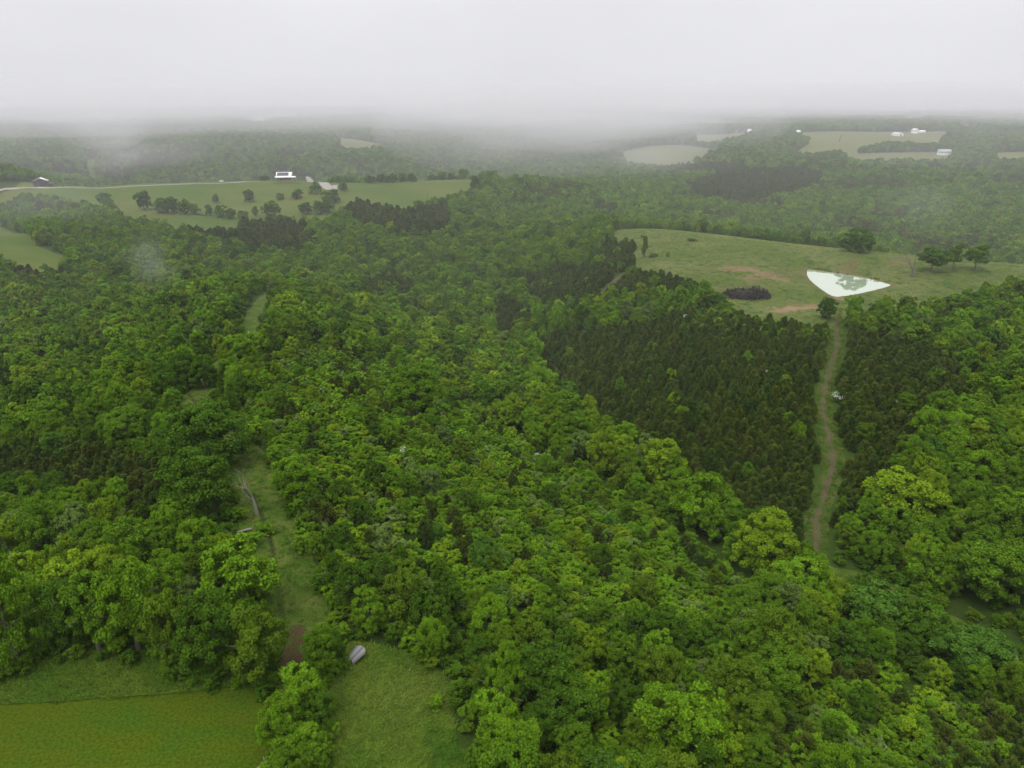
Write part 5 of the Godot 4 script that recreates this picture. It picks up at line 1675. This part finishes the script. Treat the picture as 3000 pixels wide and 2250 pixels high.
func bare_trees() -> void:
	var pale := plain(Color(0.20, 0.185, 0.16), 0.9)
	var grey := plain(Color(0.20, 0.18, 0.16), 0.9)
	var o := bare("dead_tree", "pale bare tree with forked limbs on the ridge grass track", "dead tree", AT_DEAD_TREE, 11.0, 0.32, 3, 0.62, 4, pale, Vector3(-0.08, 1, 0.05), 0.42)
	var iv := part("ivy", shrubs_near[1], leaf_mats[0], o)
	iv.scale = Vector3(1.8, 2.6, 1.8)
	iv.position = Vector3(-0.5, 3.0, -0.4)
	bare("bare_tree", "grey leafless tree at the right end of the pond", "bare tree", AT_BARE_POND_TREE, 14.5, 0.55, 5, 0.66, 9, plain(Color(0.10, 0.09, 0.08), 0.9), Vector3.UP, 0.32)
	bare("dead_tree", "bleached forked snag among trees behind the meadow", "dead tree", AT_SNAG, 9.5, 0.20, 3, 0.85, 21, pale, Vector3(0.1, 1, 0), 0.42)
	bare("dead_tree", "thin grey dead stems in the wood right of the meadow", "dead tree", AT_SNAG_B, 9.5, 0.12, 3, 0.42, 12, plain(Color(0.28, 0.25, 0.22), 0.9), Vector3(0.1, 1, 0), 0.35)
	bare("dead_tree", "bare grey tree at the lower right edge of the photo", "dead tree", AT_SNAG_C, 11.0, 0.17, 3, 0.5, 31, plain(Color(0.30, 0.27, 0.24), 0.9), Vector3.UP, 0.4)
	bare("bare_bush", "leafless grey bush at the left edge of the photo", "bush", AT_BARE_BUSH, 12.5, 0.14, 4, 0.55, 41, grey, Vector3.UP, 0.3)
	bare("dead_tree", "dark broken trunk alone in the big plateau field", "dead tree", AT_DEAD_FIELD_TRUNK, 22.0, 0.9, 2, 0.5, 51, plain(Color(0.07, 0.06, 0.05), 0.9), Vector3(0.25, 1, 0), 0.55)
	# fallen log
	rng.seed = 8
	var a := Vector3(AT_LOG_A.x, gy(AT_LOG_A.x, AT_LOG_A.y), AT_LOG_A.y)
	var b := Vector3(AT_LOG_B.x, gy(AT_LOG_B.x, AT_LOG_B.y), AT_LOG_B.y)
	o = thing("fallen_log", "pale fallen log lying across the ridge grass track", "log", (a + b) * 0.5)
	var l := Leaves.new()
	var q := (b - a) * 0.5
	tube(l, [-q + Vector3.UP * 0.45, Vector3(0.1, 0.55, 0.1), q * 0.6 + Vector3.UP * 0.5, q + Vector3.UP * 0.4], [0.12, 0.22, 0.28, 0.34], 9)
	part("trunk", l.mesh(dead_mat), dead_mat, o)
	l = Leaves.new()
	branch(l, Vector3(0, 0.5, 0), (-q + Vector3(0, 0.6, 0.9)).normalized(), 2.0, 0.10, 2, 0.5)
	branch(l, -q * 0.6 + Vector3.UP * 0.45, (-q + Vector3(0.3, 0.4, -0.6)).normalized(), 1.6, 0.08, 2, 0.5)
	part("branches", l.mesh(dead_mat), dead_mat, o)


func bush(label: String, at: Vector2, w: float, h: float, t: int, shape := 0) -> void:
	var o := thing("bush", label, "bush", Vector3(at.x, gy(at.x, at.y), at.y), shape * 1.3, "lone bushes")
	var c := part("foliage", shrubs_near[shape % 5], leaf_mats[t], o)
	c.scale = Vector3(w, h, w)


func small_things() -> void:
	bush("round leafy bush at the foot of the pale dead tree", AT_TRACK_BUSH, 5.0, 3.0, 0, 1)
	bush("single bright bush standing in the meadow", AT_MEADOW_BUSH, 3.0, 2.6, 1, 2)
	bush("small dark bush at the far left of the pond pasture", AT_SHRUB_A, 5.0, 1.4, 3, 3)
	bush("low dark bush right of another on the pasture crest", AT_SHRUB_B, 8.0, 2.2, 3, 0)
	bush("grey-green bush near the track into the pasture", AT_SHRUB_C, 7.0, 3.0, 5, 4)
	# weathered corrugated sheet leaning in the hedge
	rng.seed = 3
	var at := Vector3(AT_METAL_SHEET.x, gy(AT_METAL_SHEET.x, AT_METAL_SHEET.y), AT_METAL_SHEET.y)
	var o := thing("metal_sheet", "pale grey ribbed sheet leaning out of the hedgerow at the meadow", "sheet", at, -0.75)
	var grey := plain(Color(0.155, 0.152, 0.152), 0.7, 0.0)
	for i in 7:
		var l := Leaves.new()
		var f := i / 6.0 - 0.5
		var long := 3.1 - 0.9 * f * f * 4.0 * 0.6
		var pts := []
		for k in 5:
			pts.append([k, long * k / 4.0])
		for k in pts.size():
			var y: float = pts[k][1]
			var wid := 0.22
			var x := f * 2.1 * (0.75 + 0.30 * y / 2.7)
			l.v.append(Vector3(x - wid, 0.25 + y * 0.38, -y * 0.90))
			l.v.append(Vector3(x, 0.33 + y * 0.38, -y * 0.90 + 0.03))
			l.v.append(Vector3(x + wid, 0.25 + y * 0.38, -y * 0.90))
			for c in 3:
				l.c.append(Color.WHITE)
			if k < pts.size() - 1:
				var n := k * 3
				l.ix.append_array([n, n + 3, n + 1, n + 1, n + 3, n + 4, n + 1, n + 4, n + 2, n + 2, n + 4, n + 5])
		part("rib", l.mesh(grey), grey if i % 3 else plain(Color(0.085, 0.082, 0.078), 0.75), o)
	# strip of dead pale stems at the field edge
	var straw := [plain(Color(0.34, 0.28, 0.19), 0.95), plain(Color(0.26, 0.21, 0.15), 0.95)]
	o = thing("brush_strip", "strip of pale dead stems along the mown field's edge by the hedgerow", "dead brush", Vector3(AT_STRAW.x, gy(AT_STRAW.x, AT_STRAW.y), AT_STRAW.y))
	var st := Leaves.new()
	for i in 260:
		var f := rng.randf_range(-1.0, 1.0)
		var p := Vector3(f * -1.6 + rng.randfn(0, 0.3), rng.randf_range(0.1, 0.4), f * 4.5 + rng.randfn(0, 0.3))
		var d := rdir() * Vector3(1, 0.35, 1)
		tube(st, [p, p + d * 0.5], [0.035, 0.02], 3)
	tag(part("dead_stems", st.mesh(straw[0]), straw[0], o), "", "", "", "stuff")
	# brush pile by the pond
	at = Vector3(AT_BRUSH_PILE.x, gy(AT_BRUSH_PILE.x, AT_BRUSH_PILE.y), AT_BRUSH_PILE.y)
	o = thing("brush_pile", "dark heap of cut branches and stumps left of the pond", "brush pile", at, -0.25)
	var heap := Leaves.new()
	var twigs := Leaves.new()
	for i in 900:
		var f := rng.randf_range(-1.0, 1.0)
		var g := rng.randf_range(-1.0, 1.0) * sqrt(maxf(0.0, 1.0 - f * f))
		var top_y := 5.4 * sqrt(maxf(0.0, 1.0 - f * f - g * g)) * (0.75 + 0.35 * n_mid.get_noise_2d(f * 40.0, g * 40.0)) * (1.25 if f > 0.2 else 0.8)
		var p := Vector3(f * 11.5, top_y * rng.randf_range(0.55, 1.0), g * 8.5)
		var d := (rdir() + Vector3.UP * 0.3).normalized()
		var len := rng.randf_range(0.7, 2.2)
		if i % 3 == 0:
			tube(heap, [p - d * len, p + d * len * 0.5], [0.22, 0.08], 4)
		else:
			tube(twigs, [p, p + d * len * 0.6 + rdir() * 0.2, p + d * len], [0.08, 0.06, 0.02], 3)
	var core := Leaves.new()
	for i in 700:
		var d := rdir()
		d.y = absf(d.y)
		var p := Vector3(d.x * 10.5, d.y * 3.4, d.z * 7.2) * rng.randf_range(0.85, 1.0)
		core.leaf(p, (d + rdir() * 0.6).normalized(), d.cross(rdir()).normalized(), 1.6, 0.8, Color.WHITE)
	var dark := plain(Color(0.016, 0.015, 0.010), 0.95)
	var dark2 := plain(Color(0.030, 0.027, 0.020), 0.95)
	tag(part("debris", core.mesh(dark), dark, o), "", "", "", "stuff")
	tag(part("branches", heap.mesh(dark2), dark2, o), "", "", "", "stuff")
	tag(part("twigs", twigs.mesh(dark), dark, o), "", "", "", "stuff")
	# blossoming shrubs among the cedars
	for a in BLOSSOM:
		var s := thing("blossom_shrub", a[2], "shrub", Vector3(a[0].x, gy(a[0].x, a[0].y), a[0].y), a[1] * 2.0, "white-flowering shrubs among the cedars")
		var c := part("foliage", shrubs_near[int(a[1]) % 5], leaf_mats[5], s)
		c.scale = Vector3(a[1], 3.4, a[1])
		var l := Leaves.new()
		for i in 240:
			var d := rdir()
			d.y = absf(d.y) * 0.9 + 0.1
			l.leaf(Vector3(d.x * a[1] * 0.46, 1.5 + d.y * 1.9, d.z * a[1] * 0.46) + rdir() * 0.2, (d + rdir() * 0.5).normalized(), d.cross(Vector3(0.3, 0.2, 0.9)).normalized(), 0.34, 0.8, Color.WHITE)
		part("blossom", l.mesh(plain(Color(0.42, 0.46, 0.38))), plain(Color(0.42, 0.46, 0.38)), s)
	# pale calf and dark cow on the knoll
	cow(AT_COW, plain(Color(0.6, 0.57, 0.5)), "pale cow lying on the knoll field's crest", 0.3)
	cow(AT_COW + Vector2(5.0, -2.0), plain(Color(0.03, 0.027, 0.025)), "dark cow beside the pale one on the knoll field", -0.4)
	for a in [[AT_POLE, "thin utility pole standing in the ridge pasture"], [AT_POLE_B, "thin utility pole in the field before the green-roofed house"]]:
		var p := thing("utility_pole", a[1], "pole", Vector3(a[0].x, gy0(a[0].x, a[0].y), a[0].y), 0.4)
		var l := Leaves.new()
		tube(l, [Vector3(0, -0.5, 0), Vector3(0, 11.0, 0)], [0.2, 0.13], 8)
		part("pole", l.mesh(bark_mat), plain(Color(0.14, 0.12, 0.10), 0.9), p)
		var cb := box(Vector3(2.6, 0.14, 0.14))
		part("crossarm", cb, plain(Color(0.14, 0.12, 0.10), 0.9), p).position = Vector3(0, 10.2, 0.2)


func ellipsoid(l: Leaves, at: Vector3, r: Vector3) -> void:
	var s := SphereMesh.new()
	s.radius = 1.0
	s.height = 2.0
	s.radial_segments = 10
	s.rings = 6
	var a := s.get_mesh_arrays()
	var k := l.v.size()
	for p in a[Mesh.ARRAY_VERTEX]:
		l.v.append(at + p * r)
		l.c.append(Color.WHITE)
	for i in a[Mesh.ARRAY_INDEX]:
		l.ix.append(k + i)


func cow(at: Vector2, mat: Material, label: String, turn: float) -> void:
	var o := thing("cow", label, "cow", Vector3(at.x, gy(at.x, at.y) + 0.6, at.y), turn)
	var l := Leaves.new()
	tube(l, [Vector3(-1.25, 1.05, 0), Vector3(-1.1, 1.1, 0), Vector3(-0.5, 1.05, 0), Vector3(0.4, 1.05, 0), Vector3(0.95, 1.2, 0), Vector3(1.35, 1.45, 0), Vector3(1.7, 1.4, 0), Vector3(2.0, 1.2, 0)], [0.05, 0.36, 0.46, 0.48, 0.42, 0.25, 0.2, 0.11], 10)
	for x in [-0.95, 0.75]:
		for z in [-0.22, 0.22]:
			tube(l, [Vector3(x, 1.0, z), Vector3(x + 0.08, 0.5, z), Vector3(x, -0.05, z)], [0.2, 0.11, 0.08], 6)
	part("body", l.mesh(mat), mat, o)


# ------------------------------------------------------------------ buildings
func box(s: Vector3) -> BoxMesh:
	var b := BoxMesh.new()
	b.size = s
	return b


func slab(a: Vector3, b: Vector3, c: Vector3, d: Vector3, thick: float) -> ArrayMesh:
	var n := (b - a).cross(d - a).normalized() * thick
	var l := Leaves.new()
	for p in [a, b, c, d, a + n, b + n, c + n, d + n]:
		l.v.append(p)
	for f in [[0, 1, 2, 3], [7, 6, 5, 4], [4, 5, 1, 0], [5, 6, 2, 1], [6, 7, 3, 2], [7, 4, 0, 3]]:
		l.ix.append_array([f[0], f[1], f[2], f[0], f[2], f[3]])
	var s := SurfaceTool.new()
	s.begin(Mesh.PRIMITIVE_TRIANGLES)
	for i in l.ix:
		s.add_vertex(l.v[i])
	s.generate_normals()
	return s.commit()


func gable(w: float, d: float, eave: float, ridge: float) -> ArrayMesh:
	# walls with the gable ends at +z and -z
	var s := SurfaceTool.new()
	s.begin(Mesh.PRIMITIVE_TRIANGLES)
	var x := w / 2
	var z := d / 2
	var p := [Vector3(-x, -1, z), Vector3(x, -1, z), Vector3(x, eave, z), Vector3(0, ridge, z), Vector3(-x, eave, z)]
	var q := []
	for a in p:
		q.append(a - Vector3(0, 0, d))
	for t in [[0, 2, 1], [0, 4, 2], [4, 3, 2]]:
		for i in t:
			s.add_vertex(p[i])
		for i in [t[0], t[2], t[1]]:
			s.add_vertex(q[i])
	for e in [[0, 4], [2, 1]]:
		var a: Vector3 = p[e[0]]
		var b: Vector3 = p[e[1]]
		for v in [a, q[e[0]], b, b, q[e[0]], q[e[1]]]:
			s.add_vertex(v)
	s.generate_normals()
	return s.commit()


func gable_house(called: String, label: String, category: String, at: Vector2, turn: float, w: float, d: float, eave: float, ridge: float, wall: Color, roof: Color, group := "", lift := 0.8) -> Node3D:
	var o := thing(called, label, category, Vector3(at.x, gy0(at.x, at.y) + lift, at.y), turn, group)
	part("wall", gable(w, d, eave, ridge), plain(wall, 0.8), o)
	var rm := plain(roof, 0.5)
	for s in [-1.0, 1.0]:
		var k := (ridge - eave) / (w / 2)
		var e := Vector3(s * (w / 2 + 0.6), eave - 0.6 * k + 0.05, d / 2 + 0.5)
		var r := Vector3(0, ridge + 0.05, d / 2 + 0.5)
		var back := Vector3(0, 0, -d - 1.0)
		part("roof_slope", slab(e, r, r + back, e + back, 0.18) if s < 0 else slab(r, e, e + back, r + back, 0.18), rm, o)
	return o


func door(o: Node3D, at: Vector3, s: Vector3, c: Color, called := "door") -> void:
	part(called, box(s), plain(c, 0.7), o).position = at


func farm_buildings() -> void:
	# house on the ridge: two-step white metal roof with solar panels, porch all along the front
	var white := plain(Color(0.80, 0.80, 0.82), 0.45)
	var at := Vector3(AT_HOUSE.x, gy0(AT_HOUSE.x, AT_HOUSE.y) + 2.6, AT_HOUSE.y)
	var o := thing("house", "white-roofed house with dark solar panels on the left ridge", "house", at, 0.12)
	part("wall", box(Vector3(16, 4.6, 10)), plain(Color(0.20, 0.115, 0.085)), o).position = Vector3(-1.5, 1.3, -6.0)
	part("roof", slab(Vector3(-10.5, 3.4, -0.9), Vector3(7, 3.4, -0.9), Vector3(7, 7.4, -7.0), Vector3(-10.5, 7.4, -7.0), 0.2), white, o)
	part("roof", slab(Vector3(-10.5, 7.4, -7.02), Vector3(7, 7.4, -7.02), Vector3(7, 3.4, -13), Vector3(-10.5, 3.4, -13), 0.2), white, o)
	part("porch_roof", slab(Vector3(-11, 2.55, 3.2), Vector3(12.5, 2.55, 3.2), Vector3(11.0, 3.5, -1.0), Vector3(-11, 3.5, -1.0), 0.16), white, o)
	for i in 6:
		part("porch_post", box(Vector3(0.2, 3.6, 0.2)), plain(Color(0.30, 0.24, 0.2)), o).position = Vector3(-10.4 + i * 4.4, 0.8, 2.7)
	var sl := (Vector3(0, 7.4, -7.0) - Vector3(0, 3.4, -0.9)).normalized()
	for r in 3:
		for i in 10:
			var p := part("solar_panel", box(Vector3(1.22, 0.06, 1.85)), plain(Color(0.035, 0.032, 0.042), 0.25), o)
			p.position = Vector3(-8.6 + i * 1.28, 3.4, -0.9) + sl * (1.55 + r * 1.95) + Vector3(0, 0.34, 0.22)
			p.rotation.x = atan2(4.0, 6.1)
	for x in [-6.0, 2.0]:
		door(o, Vector3(x, 1.4, -0.96), Vector3(1.6, 1.2, 0.1), Color(0.05, 0.055, 0.06), "window")
	door(o, Vector3(-2, 1.0, -0.95), Vector3(1.1, 2.1, 0.1), Color(0.1, 0.07, 0.05))
	# barn at the left edge
	o = gable_house("barn", "old dark wooden barn with pale roof at the far left", "barn", AT_SHED, 0.42, 13.5, 11.0, 5.2, 8.2, Color(0.050, 0.042, 0.037), Color(0.55, 0.55, 0.57), "", 1.6)
	door(o, Vector3(0.5, 1.8, 5.55), Vector3(3.6, 3.8, 0.1), Color(0.025, 0.02, 0.018))
	part("lean_to", slab(Vector3(6.7, 3.4, 5.2), Vector3(11.0, 1.6, 5.2), Vector3(11.0, 1.6, -5.0), Vector3(6.7, 3.4, -5.0), 0.15), plain(Color(0.10, 0.085, 0.075)), o)
	for z in [-5.0, 0.0, 5.5]:
		part("post", box(Vector3(0.25, 2.6, 0.25)), plain(Color(0.08, 0.065, 0.055)), o).position = Vector3(10.6, 0.2, z * 0.9)
	vehicle("truck", "white pickup truck parked right of the dark barn", AT_WHITE_TRUCK, 1.2, 6.0, 1.9, "truck")
	vehicle("car", "pale car parked on the ridge road left of the house", AT_CAR, 1.5, 4.8, 1.5, "car")
	# farm on the plateau
	var w := Color(0.78, 0.78, 0.78)
	gable_house("barn", "leftmost white barn with one rounded-looking gable on the plateau", "barn", AT_FAR_A, 0.7, 16.0, 20.0, 6.0, 10.5, w, w, "white buildings on the plateau", 1.0)
	gable_house("barn", "white barn partly behind a dark tree in the plateau row", "barn", AT_FAR_B, 1.35, 10.0, 16.0, 6.0, 8.5, w, Color(0.7, 0.7, 0.7), "white buildings on the plateau", 1.0)
	gable_house("shed", "low white shed second from right in the plateau row", "shed", AT_FAR_B2, 1.5, 9.0, 18.0, 4.0, 6.0, w, w, "white buildings on the plateau", 1.0)
	gable_house("barn", "long low white barn right of the plateau row", "barn", AT_FAR_C, 1.4, 10.0, 24.0, 5.0, 8.0, w, Color(0.72, 0.72, 0.74), "white buildings on the plateau", 1.0)
	o = gable_house("barn", "white horse barn with dark door in the plateau field", "barn", AT_FAR_D, 0.35, 20.0, 22.0, 5.0, 8.5, w, Color(0.48, 0.48, 0.54), "white buildings on the plateau", 1.0)
	door(o, Vector3(0, 1.8, 11.06), Vector3(4.5, 4.2, 0.12), Color(0.06, 0.06, 0.065))
	o = gable_house("house", "white two-storey farmhouse behind the horse barn", "house", AT_FAR_E, 0.2, 14.0, 16.0, 9.0, 13.0, w, Color(0.60, 0.60, 0.62), "white buildings on the plateau", 1.0)
	for x in [-3.5, 3.5]:
		door(o, Vector3(x, 6.5, 8.06), Vector3(2.0, 2.4, 0.12), Color(0.08, 0.08, 0.09), "window")
	gable_house("shed", "small white shed right of the white farmhouse", "shed", AT_FAR_J, 1.45, 10.0, 20.0, 3.5, 5.5, w, w, "white buildings on the plateau", 1.0)
	o = gable_house("house", "white house with green-grey roof beside the lower field", "house", AT_FAR_F, 1.25, 14.0, 22.0, 5.5, 10.5, Color(0.7, 0.7, 0.7), Color(0.24, 0.30, 0.27), "", 1.0)
	part("porch_roof", slab(Vector3(7.0, 3.0, 11), Vector3(11.0, 2.4, 11), Vector3(11.0, 2.4, -11), Vector3(7.0, 3.0, -11), 0.2), plain(Color(0.55, 0.55, 0.56)), o)
	gable_house("barn", "faint white barn on the far foggy ridge", "barn", AT_FAR_G, 1.3, 22.0, 46.0, 8.0, 13.0, w, w, "", 1.0)
	gable_house("shed", "white shed above the road at the far right", "shed", AT_FAR_H, 1.4, 10.0, 16.0, 4.0, 6.5, w, w, "", 1.0)
	gable_house("house", "white house cut by the right edge of the photo", "house", AT_FAR_I, 1.3, 12.0, 16.0, 5.0, 8.0, w, Color(0.6, 0.6, 0.6), "", 1.0)
	gable_house("house", "tan house half hidden left of the plateau barns", "house", AT_FAR_K, 1.3, 12.0, 18.0, 4.0, 7.0, Color(0.42, 0.36, 0.32), Color(0.36, 0.31, 0.29), "", 1.0)


func vehicle(called: String, label: String, at: Vector2, turn: float, long: float, high: float, category: String) -> void:
	var o := thing(called, label, category, Vector3(at.x, gy0(at.x, at.y) + 0.8, at.y), turn)
	var white := plain(Color(0.75, 0.75, 0.77), 0.3)
	var glass := plain(Color(0.03, 0.035, 0.04), 0.1)
	part("body", box(Vector3(1.9, high * 0.45, long)), white, o).position = Vector3(0, 0.35 + high * 0.25, 0)
	part("cab", box(Vector3(1.7, high * 0.42, long * 0.42)), white, o).position = Vector3(0, 0.35 + high * 0.68, long * 0.02)
	part("window", box(Vector3(1.74, high * 0.24, long * 0.36)), glass, o).position = Vector3(0, 0.38 + high * 0.72, long * 0.02)
	var c := CylinderMesh.new()
	c.top_radius = 0.38
	c.bottom_radius = 0.38
	c.height = 0.25
	for x in [-0.9, 0.9]:
		for z in [-0.32, 0.32]:
			var q := part("wheel", c, plain(Color(0.02, 0.02, 0.02), 0.8), o)
			q.position = Vector3(x, 0.36, z * long)
			q.rotation.z = PI / 2


# ------------------------------------------------------------------ mist
func fog(called: String, at: Vector3, size: Vector3, density: float) -> void:
	var f := FogVolume.new()
	f.name = numbered(called)
	f.shape = RenderingServer.FOG_VOLUME_SHAPE_ELLIPSOID
	f.size = size
	f.position = at
	var m := FogMaterial.new()
	m.albedo = Color(0.97, 0.972, 0.98)
	m.density = density
	f.material = m
	add_child(f)
	tag(f, "", "", "", "stuff")


func mist() -> void:
	# thin haze over the country beyond the pond hill
	var f := FogVolume.new()
	f.name = "haze"
	f.shape = RenderingServer.FOG_VOLUME_SHAPE_BOX
	f.size = Vector3(11000, 260, 6600)
	f.position = Vector3(0, 30, -3300 - 230)
	var fm := FogMaterial.new()
	fm.albedo = Color(0.97, 0.972, 0.98)
	fm.density = 0.00016
	f.material = fm
	add_child(f)
	tag(f, "", "", "", "stuff")
	for a in MIST:
		fog(a[0], a[1], a[2], a[3])
